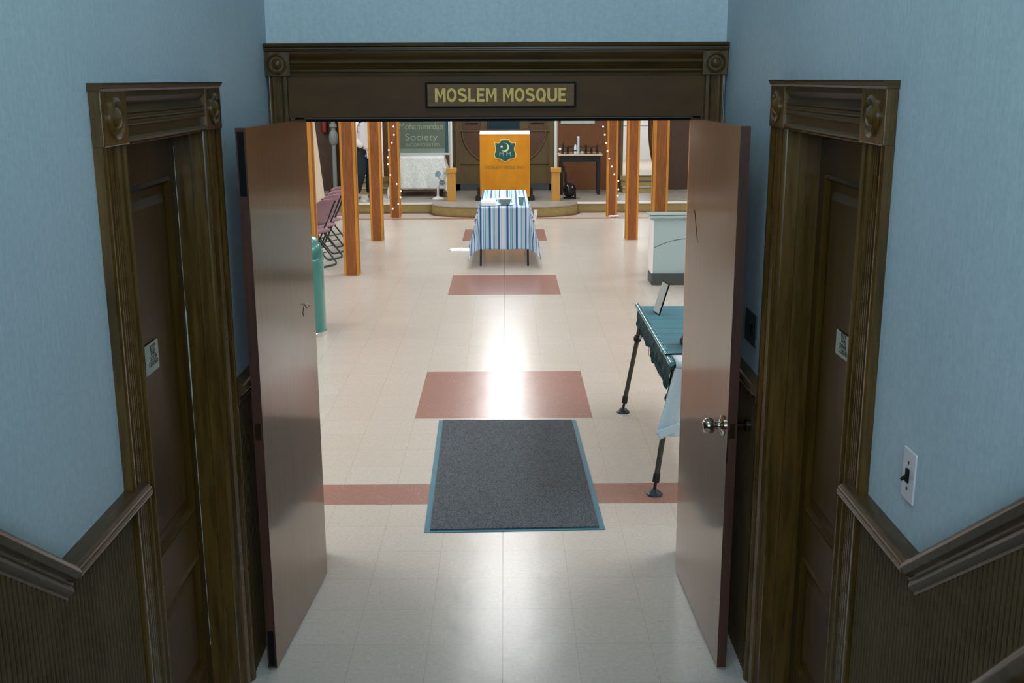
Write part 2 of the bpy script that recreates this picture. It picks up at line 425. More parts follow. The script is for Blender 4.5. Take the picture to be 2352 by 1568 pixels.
# round panel: circle below rail z=1.29
n = 48; rad = .80
arc = [(rad * cos(pi + pi * i / n) - .01, 1.29 + rad * .82 * sin(pi + pi * i / n)) for i in range(n + 1)]
MB().prism(arc, lambda a, b, l: (a, l, b), YW - .012, YW).build('round_panel', 'disc', sc)
MB().tube([(a, YW - .012, b) for a, b in arc], .016, 8).build('round_rim', 'olive', sc, smooth=True)
MB().box(-.98, .96, YW - .03, YW, .675, .70).box(-.98, .96, YW - .03, YW, 1.29, 1.325).build('rail', 'olive', sc)
for s in (-1, 1):
    MB().box(*sorted((s * .80, s * .45)), YW - .02, YW, 1.33, 1.50).build('drawer_panel', 'disc', sc)
    MB().box(*sorted((s * .75, s * .50)), YW - .03, YW - .02, 1.43, 1.45).build('slot', 'black', sc)
    MB().box(*sorted((s * .94, s * .86)), YW - .05, YW, ZS, 2.2).build('pilaster', 'olive', sc)
MB().box(-.33, .29, YW - .025, YW, 1.26, 1.95).build('window_pane', 'glassdark', sc)
MB().box(-.36, -.33, YW - .04, YW, 1.24, 1.98).box(.29, .32, YW - .04, YW, 1.24, 1.98).build('window_frame', 'olive', sc)
MB().box(-.98, .96, YW - .05, YW, ZS, .30).build('baseboard', 'plinth', sc)

# ---------------------------------------------------------------- foyer woodwork
def yz_sweep(mb, prof, path, x, s):
    """prof (out, dz) swept along path of (y,z); out measured from wall plane x toward -s"""
    n = len(prof); k = len(path)
    vs = [(x - s * a, y, z + b) for (y, z) in path for a, b in prof]
    fs = []
    for i in range(k - 1):
        fs += [(i * n + j, i * n + (j + 1) % n, (i + 1) * n + (j + 1) % n, (i + 1) * n + j) for j in range(n)]
    fs += [tuple(range(n))[::-1], tuple(range((k - 1) * n, k * n))]
    return mb.add(vs, fs)
capprof = [(0, 0), (.036, 0), (.046, -.004), (.053, -.012), (.056, -.022), (.053, -.032), (.046, -.040), (.034, -.043),
           (.034, -.05), (.030, -.054), (.033, -.060), (.033, -.068), (.026, -.076), (.018, -.082), (.018, -.09), (0, -.09)]
def wainscot(x, s, side):
    """beaded panelling with moulded cap, sloping along the stairs then level"""
    o = struct('trim_wainscot_' + side, 'beaded dark wainscot with a moulded cap rail along the %s wall' % side, 'wainscot')
    top = lambda y: ZR + max(0, (YK - y)) * SL
    def beads(y0, y1):
        p = .0208; n_ = int(round((y1 - y0) / p)); p = (y1 - y0) / n_; vs = []; fs = []
        prof = [(0, .0125), (.12, .0130), (.22, .0155), (.5, .017), (.78, .0155), (.88, .0130)]
        pts = [(y0 + (i + u_) * p, d) for i in range(n_) for u_, d in prof] + [(y1, .006)]
        for y, d in pts:
            z1 = top(y) - .03
            vs += [(x - s * d, y, 0), (x - s * d, y, z1)]
        fs = [(2 * i, 2 * i + 2, 2 * i + 3, 2 * i + 1) for i in range(len(pts) - 1)]
        return MB().add(vs, fs)
    yn, yfar = (2.706, 3.836) if side == 'left' else (2.656, 3.81)
    b = beads(0.2, yn).build('beadboard', 'bead', o, smooth=True)
    b2 = beads(yfar, YB - .06).build('beadboard', 'bead', o, smooth=True)
    yz_sweep(MB(), capprof, [(0.2, ZR + (YK - .2) * SL), (YK, ZR)], x, s).build('stair_cap_rail', 'cap', o, smooth=True)
    yz_sweep(MB(), capprof[:8] + [(0, -.043)], [(YK - .005, ZR), (2.765 if side == 'left' else 2.74, ZR)], x, s).build('cap_rail', 'cap', o, smooth=True)
    yz_sweep(MB(), capprof, [(yfar, ZR - .03), (YB - .06, ZR - .03)], x, s).build('cap_rail', 'cap', o, smooth=True)
wainscot(XL, -1, 'left'); wainscot(XR, 1, 'right')

# fluted casing profile across the board width (a from inner edge, d depth)
def flute_prof(wd, dep=.022):
    f = wd / .18
    pts = [(0, 0), (0, dep - .010), (.003, dep - .003), (.008, dep + .002), (.013, dep + .001), (.017, dep - .004), (.020, dep - .006), (.050, dep - .006),
           (.053, dep - .001), (.058, dep + .002), (.063, dep - .001), (.066, dep - .005)]
    for i in range(4):
        a = .070 + i * .015
        pts += [(a, dep - .005), (a + .004, dep - .0025), (a + .008, dep - .0025), (a + .012, dep - .005)]
    pts += [(.146, dep - .005), (.152, dep + .001), (.160, dep + .005), (.172, dep + .006), (.18, dep + .002), (.18, 0)]
    return [(a * f, d) for a, d in pts]
def side_door(x, s, side, dn, tn, seam, y0, y1, rec):
    W2 = .18
    d = struct('door_%d' % dn, 'closed two panel brown door in the %s wall with a small paper notice' % side, 'door')
    xp = x + s * rec          # door face
    P_ = lambda *a: a
    def bx(mb, a0, a1, ya, yb, z0, z1):
        u0, u1 = sorted((xp + s * a0, xp + s * a1)); return mb.box(u0, u1, ya, yb, z0, z1)
    slab = MB(); sw = .085
    bx(slab, 0, .04, y0, y0 + sw, .01, 2.095); bx(slab, 0, .04, y1 - sw, y1, .01, 2.095)
    for z0, z1 in ((.01, .20), (.64, .80), (1.96, 2.10)): bx(slab, 0, .04, y0 + sw, y1 - sw, z0, z1)
    slab.build('door_frame', 'panel', d, bevel=.003)
    for z0, z1 in ((.20, .64), (.80, 1.96)):
        ya, yb = y0 + sw, y1 - sw
        # bevelled raised panel
        ring = []
        for ins, dp in ((0, .002), (.012, -.006), (.024, .012), (.05, .012), (.075, .003)):
            ring.append([(xp + s * dp, ya + ins, z0 + ins), (xp + s * dp, yb - ins, z0 + ins), (xp + s * dp, yb - ins, z1 - ins), (xp + s * dp, ya + ins, z1 - ins)])
        vs = [p for r in ring for p in r]; fs = []
        for i in range(len(ring) - 1): fs += [(4 * i + j, 4 * i + (j + 1) % 4, 4 * i + 4 + (j + 1) % 4, 4 * i + 4 + j) for j in range(4)]
        fs.append(tuple(range(4 * len(ring) - 4, 4 * len(ring))))
        MB().add(vs, fs).build('raised_panel', 'panel', d)
    # jambs and casing
    t = struct('trim_%d' % tn, 'dark fluted door casing with corner blocks round the %s side door' % side, 'door casing')
    J = MB()
    for (ya, yb, z0, z1) in ((y0 - .010, y0 + .002, 0, 2.1), (y1 - .004, y1 + .012, 0, 2.1), (y0, y1, 2.095, 2.11)):
        u0, u1 = sorted((x + s * .135, x - s * .01)); J.box(u0, u1, ya, yb, z0, z1)
    J.build('jamb', 'trim', t)
    u0, u1 = sorted((xp, x + s * .03))
    MB().box(u0, u1, y1 - .018, y1, 0, 2.095).build('door_stop', 'trim', t)
    pr = flute_prof(W2)
    MB().prism(pr, lambda a, b, l: (x - s * b, y0 - a, l), 0, 2.10).build('casing_board', 'trim', t, smooth=True)
    MB().prism(pr, lambda a, b, l: (x - s * b, y1 + a, l), 0, 2.10).build('casing_board', 'trim', t, smooth=True)
    # head
    hp = [(0, 0), (0, .018), (.005, .027), (.012, .028), (.018, .020), (.045, .018), (.050, .023), (.056, .023), (.060, .018), (.066, .023), (.072, .023), (.076, .018), (.082, .024),
          (.088, .023), (.092, .016), (.100, .010), (.112, .020), (.120, .028), (.14, .028), (.14, 0)]
    MB().prism(hp, lambda a, b, l: (x - s * b, l, 2.10 + a), y0 - .012, y1 + .012).build('head_casing', 'trimh', t, smooth=True)
    for ya, yb in ((y0 - W2, y0 + .0), (y1, y1 + W2)):
        c_ = MB(); u0, u1 = sorted((x, x - s * .031)); c_.box(u0, u1, ya - .002, yb + .002, 2.10, 2.237)
        cb_ = c_.build('corner_block', 'trim', t, bevel=.003)
        mx = Matrix.Rotation(-s * pi / 2, 3, 'Y')
        MB().lathe([(.052, 0), (.052, .006), (.044, .010), (.038, .004), (.028, .004), (.02, .012), (.001, .016)], (x - s * .031, (ya + yb) / 2, 2.168), 28, mx).build('rosette', 'trim', cb_, smooth=True)
    cp = [(.0, 0), (.0, .030), (.006, .033), (.008, .036), (.013, .037), (.015, .040), (.020, .040), (.020, 0)]
    MB().prism(cp, lambda a, b, l: (x - s * b, l, 2.235 + a), y0 - W2 - .006, y1 + W2 + .004).build('cornice', 'trimh', t)
    # paint-crack seam where door meets the far jamb
    if seam:
        pts = [(xp - s * .001, y1 - .019 + random.uniform(-.0015, .0015), z) for z in [.25 + i * .03 for i in range(61)]]
        rr = [.0003 + .0012 * random.random() + (.0022 if 1.2 < p[2] < 1.5 else 0) for p in pts]
        MB().tube(pts, rr, 5).build('paint_seam', 'oldpaper', d)
    # notice
    n_ = thing('paper_notice', 'small pale paper notice taped on the %s side door' % side, 'notice', (xp - s * .002, 0, 0))
    ya, yb = (3.19, 3.315) if side == 'left' else (3.18, 3.31)
    za, zb = (1.388, 1.48) if side == 'left' else (1.424, 1.50)
    B(-.0008, .0008, ya, yb, za, zb).build('sheet', 'oldpaper', n_)
    text('KEEP\nTHIS\nDOOR\nCLOSED', 'writing', 'ink', n_, (-s * .0015, (ya + yb) / 2 + (.008 if side == 'left' else -.01), (za + zb) / 2 + .006), .021, (pi / 2, 0, -s * pi / 2 if s > 0 else pi / 2), .0003, width=.085, linesp=.80)
side_door(XL, -1, 'left', 3, 2, True, 2.885, 3.655, .083)
side_door(XR, 1, 'right', 4, 3, False, 2.835, 3.63, .096)

# centre doorway casing
t = struct('trim_1', 'wide dark fluted casing with corner rosettes over the double doors', 'door casing')
yf = YB - .055
MB().box(-.895, .865, yf + .008, YB + .01, 2.105, 2.275).build('frieze_panel', 'header', t)
pr = [(a, d + .012) for a, d in flute_prof(.085, .035)]
pr[0] = (0, 0); pr[-1] = (pr[-1][0], 0)
for s in (-1, 1):
    base = -.89 if s < 0 else .863
    MB().prism(pr, lambda a, b, l: (base + s * a, YB - b, l), 0, 2.275).build('casing_board', 'trim', t, smooth=True)
    c_ = MB().box(*sorted((base - s * .012, base + s * .094)), YB - .068, YB, 2.275, 2.375).build('corner_block', 'trim', t, bevel=.003)
    MB().lathe([(.043, 0), (.043, .006), (.037, .010), (.031, .004), (.022, .004), (.016, .012), (.001, .017)], (base + s * .042, YB - .068, 2.325), 32, Matrix.Rotation(pi / 2, 3, 'X')).build('rosette', 'trim', c_, smooth=True)
ap = [(0, 0), (0, .052), (.012, .054), (.016, .06), (.020, .054), (.028, .052), (.032, .058), (.036, .052), (.042, .058), (.046, .052), (.052, .058), (.056, .052),
      (.064, .050), (.068, .046), (.074, .05), (.086, .062), (.094, .066), (.10, .066), (.10, 0)]
MB().prism(ap, lambda a, b, l: (l, YB - b, 2.275 + a), -.878, .851).build('architrave', 'trimh', t, smooth=True)
cp = [(0, 0), (0, .070), (.005, .074), (.008, .074), (.010, .080), (.016, .080), (.018, .076), (.020, .086), (.030, .088), (.034, .084), (.034, 0)]
MB().prism(cp, lambda a, b, l: (l, YB - b, 2.375 + a), XL + .004, XR - .004).build('cornice', 'trimh', t)
# jamb lining and dark stop
MB().box(-.905, -.874, YB - .03, YB + .20, 0, 2.115).box(.858, .885, YB - .03, YB + .20, 0, 2.115).build('jamb', 'trim', t)
MB().box(-.874, .858, YB - .0, YB + .20, 2.085, 2.115).build('head_stop', 'black', t)
MB().box(-.83, .82, yf + .002, yf + .012, 2.098, 2.103).build('head_bead', 'trimh', t)

# sign
sg = thing('sign', 'brown wooden plaque with gold capital letters above the double doors', 'sign', (0.004, yf, 2.196))
B(-.318, .318, -.013, .008, -.053, .053).build('backing', 'black', sg)
B(-.309, .309, -.021, -.013, -.046, .046).build('plaque', wood('plaque_wood', (.13, .065, .020), (.18, .095, .03), .45, (1.5, 10, 30)), sg, bevel=.001)
def ell(cx, cy, rx, ry, a0, a1, n=20): return [(cx + rx * cos(math.radians(a0 + (a1 - a0) * i / n)), cy + ry * sin(math.radians(a0 + (a1 - a0) * i / n))) for i in range(n + 1)]
GL = dict(M=(.80, [[(.08, 0), (.08, 1)], [(.72, 0), (.72, 1)], [(.13, .98), (.4, .34), (.67, .98)]]), O=(.76, [ell(.38, .5, .29, .42, 80, 280, 20), ell(.38, .5, .29, .42, 260, 460, 20)]), Q=(.78, [ell(.38, .5, .29, .42, 80, 280, 20), ell(.38, .5, .29, .42, 260, 460, 20), [(.45, .28), (.70, .0)]]),
          S=(.70, [ell(.34, .735, .25, .185, 20, 265, 16) + ell(.36, .29, .26, .21, 85, -160, 16)]), L=(.58, [[(.1, 1), (.1, .09), (.56, .09)]]),
          E=(.62, [[(.1, 0), (.1, 1)], [(.1, .91), (.58, .91)], [(.1, .5), (.52, .5)], [(.1, .09), (.58, .09)]]), U=(.76, [[(.1, 1), (.1, .35)] + ell(.38, .34, .28, .26, 180, 360, 16) + [(.66, 1)]]))
def ribbon(mb, path, hw, y0, y1):
    k = len(path); Lf = []; Rt = []
    for i, p in enumerate(path):
        a = Vector(path[max(i - 1, 0)]); b = Vector(path[min(i + 1, k - 1)]); p = Vector(p)
        d1 = (p - a).normalized() if i > 0 else (b - p).normalized(); d2 = (b - p).normalized() if i < k - 1 else d1
        n1 = Vector((-d1.y, d1.x)); n2 = Vector((-d2.y, d2.x)); mm = (n1 + n2).normalized(); q = mm * hw / max(mm.dot(n1), .82)
        Lf.append(p + q); Rt.append(p - q)
    vs = [(q.x, y, q.y) for y in (y0, y1) for q in Lf + Rt]; fs = []
    n = 2 * k
    for i in range(k - 1):
        fs += [(i, i + 1, k + i + 1, k + i), (n + i, n + k + i, n + k + i + 1, n + i + 1), (i, n + i, n + i + 1, i + 1), (k + i, k + i + 1, n + k + i + 1, n + k + i)]
    fs += [(0, k, n + k, n), (k - 1, n + k - 1, n + 2 * k - 1, 2 * k - 1)]
    mb.add(vs, fs)
hh = .056; wordgap = .42; adv = sum(GL[c][0] + .10 for c in 'MOSLEMMOSQUE') + wordgap - .10
kx_ = .552 / adv; cx0 = -.276
for c in 'MOSLEM MOSQUE':
    if c == ' ': cx0 += wordgap * kx_; continue
    mb = MB()
    for q_, p_ in enumerate(GL[c][1]): ribbon(mb, [(cx0 + a * kx_, (b - .5) * hh) for a, b in p_], .0052, -.0245 - .0004 * q_, -.0205)
    mb.build('letter', 'gold', sg); cx0 += (GL[c][0] + .10) * kx_

# double doors (swung open towards the stairs)
def leaf(hx, hy, fx, fy, s, dn, label):
    d = struct('door_%d' % dn, label, 'door')
    ang = math.atan2(fy - hy, fx - hx); ln = sqrt((fx - hx) ** 2 + (fy - hy) ** 2)
    d.location = (hx, hy, 0); d.rotation_euler = (0, 0, ang)
    # local: +x along leaf from hinge to free edge; thickness away from centre
    # outward local y sign
    o_ = 1 if s > 0 else -1
    a, b = sorted((0, o_ * .036))
    B(0.002, ln - .003, a + .0005, b - .0005, .012, 2.098).build('door_panel', 'leaf', d)
    B(ln - .0035, ln, a, b, .012, 2.098).build('door_edge', 'leafedge', d)
    return d, ln, o_
d1, ln1, o1 = leaf(-.824, 4.735, -.886, 3.878, -1, 1, 'left leaf of the flush brown double doors standing open')
B(ln1 - .001, ln1 + .0015, -.030, -.006, 1.86, 2.085).build('flush_bolt', 'black', d1)
B(ln1 - .001, ln1 + .002, -.030, -.006, .955, 1.02).build('latch_plate', 'knob', d1)
B(ln1 - .001, ln1 + .0015, -.030, -.006, .02, .17).build('flush_bolt', 'black', d1)
d2, ln2, o2 = leaf(.813, 4.755, .843, 3.862, 1, 2, 'right leaf of the flush brown double doors with a chrome knob')
kx = ln2 - .07
hd = MB(); mx = Matrix.Rotation(pi / 2, 3, 'X')
hd.lathe([(.040, 0), (.040, .005), (.032, .009), (.017, .014), (.013, .024), (.015, .032), (.026, .038), (.031, .048), (.029, .064), (.024, .074), (.012, .080), (.001, .078)], (kx, 0, .985), 28, mx)
k_ = hd.build('door_knob', 'knob', d2, smooth=True)
k2 = MB().lathe([(.030, 0), (.030, .004), (.012, .010), (.010, .04), (.024, .048), (.024, .065), (.001, .07)], (kx, .036, .985), 24, Matrix.Rotation(-pi / 2, 3, 'X')).build('door_knob', 'knob', d2, smooth=True)
B(ln2 - .001, ln2 + .0015, .008, .028, .955, 1.015).build('latch_plate', 'knob', d2)
B(ln2 - .006, ln2 + .0025, -.001, .005, .86, .985).build('edge_strip', 'chrome', d2)

# cracks in veneer, thin dark lines
def crack(parent, y, pts, o_):
    MB().tube([(a, y, z) for a, z in pts], .0009, 4).build('veneer_crack', 'ink', parent)
# left leaf: local x measured from hinge
crack(d1, .0004, [(.06, 1.302), (.10, 1.310), (.14, 1.306), (.18, 1.335), (.24, 1.345)], 1)
crack(d1, .0004, [(.18, 1.335), (.21, 1.30), (.20, 1.285)], 1)
crack(d2, -.0004, [(.16, 1.72), (.20, 1.66), (.24, 1.60), (.27, 1.60)], 1)

# wall switch
sw = thing('light_switch', 'ivory toggle switch plate on the right wall above the wainscot', 'switch', (XR, 2.385, 1.362))
B(-.006, 0, -.038, .038, -.062, .062).build('plate', 'switch', sw, bevel=.003)
B(-.010, -.005, -.008, .008, -.016, .016).build('toggle_slot', 'black', sw)
MB().tube([(-.008, 0, .0), (-.022, 0, -.010)], [.005, .004], 8).build('toggle', 'black', sw)
B(-.0075, -.005, -.003, .003, .028, .034).build('screw', 'ink', sw)
B(-.0075, -.005, -.003, .003, -.034, -.028).build('screw', 'ink', sw)
sw = thing('light_switch', 'dark switch plate on the right wall behind the open door', 'switch', (XR, 4.06, 1.335))
B(-.006, 0, -.09, .09, -.062, .062).build('plate', 'plinth', sw, bevel=.003)
B(-.012, -.005, -.05, -.035, -.02, .02).build('toggle', 'black', sw)
B(-.012, -.005, .035, .05, -.02, .02).build('toggle', 'black', sw)

# stair handrails near the camera
for s, side in ((-1, 'left'), (1, 'right')):
    hx = (XR - .16) if s > 0 else (XL + .17)
    h = thing('handrail', 'dark round stair handrail at the lower %s corner' % side, 'handrail', (0, 0, 0))
    path = [(hx, .75, 2.02), (hx, 1.1, 1.735), (hx, 1.3, 1.575), (hx, 1.49, 1.385), (hx, 1.62, 1.255), (hx, 1.70, 1.16), (hx + s * .04, 1.74, 1.10), (hx + s * .10, 1.755, 1.085)]
    MB().tube(path, .026, 16).build('rail', 'cap', h, smooth=True)
    for (y, z) in ((1.0, 1.79), (1.49, 1.36)):
        MB().tube([(hx, y, z), (hx + s * .02, y, z - .05), ((XR if s > 0 else XL) - s * .012, y, z - .06)], .008, 8).build('bracket', 'ironblack', h, smooth=True)

# window behind the camera
wn_ = struct('window_1', 'daylit stair window behind the viewer', 'window')
B(-.65, .65, -2.0, -1.985, 2.1, 3.4).build('window_pane', 'daypane', wn_)
B(-.71, .71, -2.0, -1.97, 2.04, 2.1).box(-.71, .71, -2.0, -1.97, 3.4, 3.46).box(-.71, -.65, -2.0, -1.97, 2.1, 3.4).box(.65, .71, -2.0, -1.97, 2.1, 3.4).build('window_frame', 'trim', wn_)

sl_ = thing('ceiling_light', 'added square fill light, unseen, high in the stairwell', 'ceiling light', (0, 2.6, 4.4))  # fixture body for the added stairwell fill
B(-.37, .37, -.37, .37, -.07, 0).build('housing', 'white', sl_, bevel=.01)
B(-.35, .35, -.35, .35, -.085, -.07).build('diffuser', 'daypane', sl_)
for sx, nm in ((-1, 'left'), (1, 'right')):  # unseen lamps added to brighten the rooms behind the stage doorways
    sl_ = thing('ceiling_light', 'added unseen fill light in the room beyond the %s stage doorway' % nm, 'ceiling light', (sx * 2.9, 23.4, 3.1))
    B(-.3, .3, -.3, .3, -.06, 0).build('housing', 'tube', sl_, bevel=.01)
    area('back_room_fill_light', (sx * 2.9, 23.4, 3.0), (sx * 2.9, 23.4, 0), .5, .5, 75, (.95, .98, 1.0))
# ---------------------------------------------------------------- hall ceiling lights
first = None
for i, (x, y) in enumerate(HALL_LIGHT):
    if first is None:
        o = first = thing('ceiling_light', '', 'ceiling light', (x, y, 3.1))
        B(-.33, .33, -1.2, 1.2, -.08, 0).build('housing', 'white', o)
        B(-.30, .30, -1.17, 1.17, -.09, -.08).build('diffuser', 'tube', o)
    else: o = copy_tree(first); o.location = (x, y, 3.1)
    o['label'] = 'long fluorescent ceiling light in the %s %s row of the hall' % (('left', 'centre', 'right')[i % 3], ('front', 'middle', 'back')[i // 3]) if i < 9 else 'added unseen fill light nearest the doors on the %s of the hall' % ('left', 'right')[i - 9]
    o['group'] = 'fluorescent lights on the hall ceiling'
    a_ = area('ceiling_lamp_light', (x, y, 3.0), (x, y, 0), .85 if i == 1 else .55, 2.6 if i == 1 else 2.3, TROFFER_POWER * (.8, 1.1, 1.25, 1.7)[i // 3] * (.52 if i == 1 else 1), (.84, .92, 1.0) if i == 1 else (.98, .985, .99))

# ---------------------------------------------------------------- posts
def make_post():
    o = thing('wooden_post', '', 'post', (0, 0, 0))
    h = .0875
    B(-h + .018, h - .018, .006, .170, 0, 3.1).box(-h + .006, h - .006, .02, .157, 0, 3.1).build('shaft', 'post', o)
    e = MB()
    for sx in (-1, 1):
        for y0 in (0, .148): e.box(*sorted((sx * h, sx * (h - .028))), y0, y0 + .028, 0, 3.1)
    e.build('corner_moulding', 'postedge', o, bevel=.004)
    return o
p0 = None
spots = [(-1.83, 10.02), (-1.812, 12.79), (-1.838, 15.65), (-1.84, 18.35), (1.80, 10.02), (1.83, 12.79), (1.833, 15.63), (1.802, 18.34)]
PL = ['orange brown square post behind the teal bin', 'orange brown square post standing beside the mauve chairs', 'orange brown square post on the left, in front of the person',
      'brown square post left of the striped table, wrapped in string lights', 'orange brown square post hidden behind the right door leaf', 'orange brown square post rising behind the pale counter',
      'orange brown square post left of the pale counter', 'brown square post on the right wrapped in string lights']
for i, (x, y) in enumerate(spots):
    if p0 is None: o = p0 = make_post()
    else: o = copy_tree(p0)
    o.location = (x, y, 0); o['label'] = PL[i]; o['group'] = 'square wooden posts down the hall'

# string lights
def strand(side, pts, yb):
    o = thing('string_lights', 'string of small round glowing bulbs wound down the %s far post' % side, 'string lights', (0, 0, 0))
    P3 = [(x, yb, z) for x, z in pts]
    wp = [(P3[0][0], yb, 2.9)] + P3
    dense = []
    for a, b in zip(wp, wp[1:]):
        for k in range(5):
            t_ = k / 5; dense.append((a[0] * (1 - t_) + b[0] * t_, yb + .0, a[2] * (1 - t_) + b[2] * t_ - .01 * sin(pi * t_)))
    dense.append(wp[-1])
    MB().tube(dense, .0022, 5).build('wire', 'wire', o)
    for x, y, z in P3: MB().ball((x, y - .012, z), .0145, 8).build('bulb', 'bulb', o, smooth=True)
yb = 18.32
strand('left', [(-1.83, 1.64), (-1.825, 1.509), (-1.821, 1.375), (-1.861, 1.248), (-1.915, 1.128), (-1.933, 1.008), (-1.936, .894), (-1.90, .72), (-1.80, .57), (-1.732, .448), (-1.742, .347), (-1.782, .238), (-1.878, .159)], yb)
strand('right', [(1.628, 1.636), (1.631, 1.495), (1.661, 1.362), (1.685, 1.227), (1.709, 1.099), (1.74, .971), (1.785, .843), (1.831, .713), (1.898, .605), (1.901, .461), (1.896, .36)], yb)
pb = MB(); 
for i in range(5): pb.ball((1.76 + i * .032, 18.26 + random.uniform(-.02, .02), .022), .022, 6, (1.2, 1, .8))
tag(pb.build('crumpled_paper', 'paper', smooth=True), 'small crumpled white paper on the floor at the foot of the right lit post', 'paper')

# pipe columns in oak boxes
def pedestal(x, label):
    o = thing('pipe_column', label, 'column', (x, 19.33, ZS), 'boxed pipe columns on the stage edge')
    B(-.075, .075, -.075, .075, 0, .50).build('base_box', 'ped', o, bevel=.004)
    B(-.092, .092, -.092, .092, .50, .575).build('cap', 'ped', o, bevel=.006)
    MB().tube([(0, 0, .575), (0, 0, 2.92)], .027, 16).build('pipe', 'pipe', o, smooth=True)
pedestal(-.935, 'white pipe column rising from an oak box beside the white fan')
pedestal(.90, 'white pipe column rising from an oak box beside the small black table')

# ---------------------------------------------------------------- lectern
le = thing('lectern', 'tall lectern covered in orange gold cloth with a green emblem', 'lectern', (0.007, 19.3, ZS))
B(-.52, .52, .0, .36, 0, .06).build('base', 'ironblack', le)
B(-.49, -.445, .02, .34, .06, .20).build('foot', 'ironblack', le)
B(.445, .49, .02, .34, .06, .20).build('foot', 'ironblack', le)
vs = []; nx, nz = 24, 30
for j in range(nz + 1):
    for i in range(nx + 1):
        a = i / nx; z = .07 + (1.155 - .07) * j / nz
        vs.append((-.437 + .874 * a, -.008 + .004 * sin(a * 19) * (1 - j / nz) + (.02 if j < 0 else 0), z))
fs = [(j * (nx + 1) + i, j * (nx + 1) + i + 1, (j + 1) * (nx + 1) + i + 1, (j + 1) * (nx + 1) + i) for j in range(nz) for i in range(nx)]
cl = MB().add(vs, fs).box(-.437, .437, -.004, .010, .07, 1.155).box(-.437, -.42, .01, .35, .07, 1.12).box(.42, .437, .01, .35, .07, 1.12).build('cloth', 'orange', le)
B(-.40, .40, .012, .32, .06, 1.12).build('body', 'olive', le)
MB().add([(-.437, -.015, 1.155), (.437, -.015, 1.155), (.437, .36, 1.185), (-.437, .36, 1.185), (-.437, -.015, 1.172), (.437, -.015, 1.172), (.437, .36, 1.2), (-.437, .36, 1.2)],
         [(0, 3, 2, 1), (4, 5, 6, 7), (0, 1, 5, 4), (2, 3, 7, 6), (0, 4, 7, 3), (1, 2, 6, 5)]).build('top', 'paper', le)
# emblem; traced half outline (x,z) from its centre, width .36 height .40
half = [(0, .185), (.07, .182), (.082, .14), (.115, .125), (.16, .13), (.175, .118), (.166, .085), (.155, .04), (.16, -.01), (.18, -.055), (.178, -.085), (.165, -.118), (.125, -.135), (.085, -.137), (.045, -.165), (0, -.185)]
em = half + [(-a, b) for a, b in half[::-1][1:-1]]
er = Vector((.004, 0, .875))
fn = lambda a, b, l: (er.x + a, l, er.z + b)
MB().prism([(a * 1.1, b * 1.09) for a, b in em], fn, -.0150, -.0135).build('emblem_border', 'emborder', cl)
eg = MB().prism(em, fn, -.0175, -.015).build('emblem', 'emblem', cl)
# crescent
n = 24; out = [(.075 * cos(a), .075 * sin(a)) for a in [math.radians(-130 + 230 * i / n) for i in range(n + 1)]]
inn = [(-.022 + .068 * cos(a), .012 + .068 * sin(a)) for a in [math.radians(88 - 205 * i / n) for i in range(n + 1)]]
# robust crescent as quad strip
cv = []; 
for i in range(n + 1): cv += [(er.x + .0 + out[i][0] - .005, -.019, er.z + .055 + out[i][1]), (er.x + .0 + inn[n - i][0] - .005, -.019, er.z + .055 + inn[n - i][1])]
MB().add(cv, [(2 * i, 2 * i + 1, 2 * i + 3, 2 * i + 2) for i in range(n)]).build('emblem_crescent', 'emblight', eg)
star = [((.032 if i % 2 == 0 else .013) * cos(pi / 2 + i * pi / 5) - .06, (.032 if i % 2 == 0 else .013) * sin(pi / 2 + i * pi / 5) + .068) for i in range(10)]
MB().prism(star, fn, -.0195, -.0175).build('emblem_star', 'embstar', eg)
for sx in (-.062, .062): text('M', 'emblem_letter', 'embletter', eg, (er.x + sx, -.018, er.z - .062), .10, (pi / 2, 0, 0), .001, width=.075)
for wd_, cx_c, ww in (('MOSLEM', -.20, .27), ('MOSQUE', .075, .20), ('INC', .275, .12)): text(wd_, 'caption_word', 'caption', cl, (cx_c, -.0135, .585), .075, (pi / 2, 0, 0), .001, width=ww)

# ---------------------------------------------------------------- green board, lace table, fan, right table
gb = thing('board', 'green notice board with pale lettering and white frame on the lace covered table', 'notice board', (-1.535, 20.45, .905))
B(-.50, .50, 0, .02, .03, .98).build('mount', 'boardteal', gb)
B(-.44, .44, -.004, 0, .035, .93).build('panel', 'boardgreen', gb)
B(-.44, .44, -.005, -.003, .035, .115).build('lower_strip', wood('strip_green', (.15, .20, .16), (.19, .24, .2), .6, (3, 3, 3)), gb)
fr = MB(); fr.box(-.535, .535, -.02, .03, 0, .035).box(-.535, .535, -.02, .03, .975, 1.01).box(-.535, -.50, -.02, .03, .035, .975).box(.50, .535, -.02, .03, .035, .975)
fr.build('frame', 'pipe', gb, bevel=.004)
RX = (pi / 2, 0, 0)
text('Mohammedan', 'lettering', 'boardtext', gb, (0.0, -.006, .515), .17, RX, .001, width=.80)
text('Society', 'lettering', 'boardtext', gb, (0.0, -.006, .32), .17, RX, .001, width=.60)
text('INCORPORATED', 'lettering', 'boardtext', gb, (0.02, -.006, .18), .085, RX, .001, width=.62)
text('American', 'lettering', 'boardtext', gb, (0.0, -.006, .74), .17, RX, .001, width=.72)

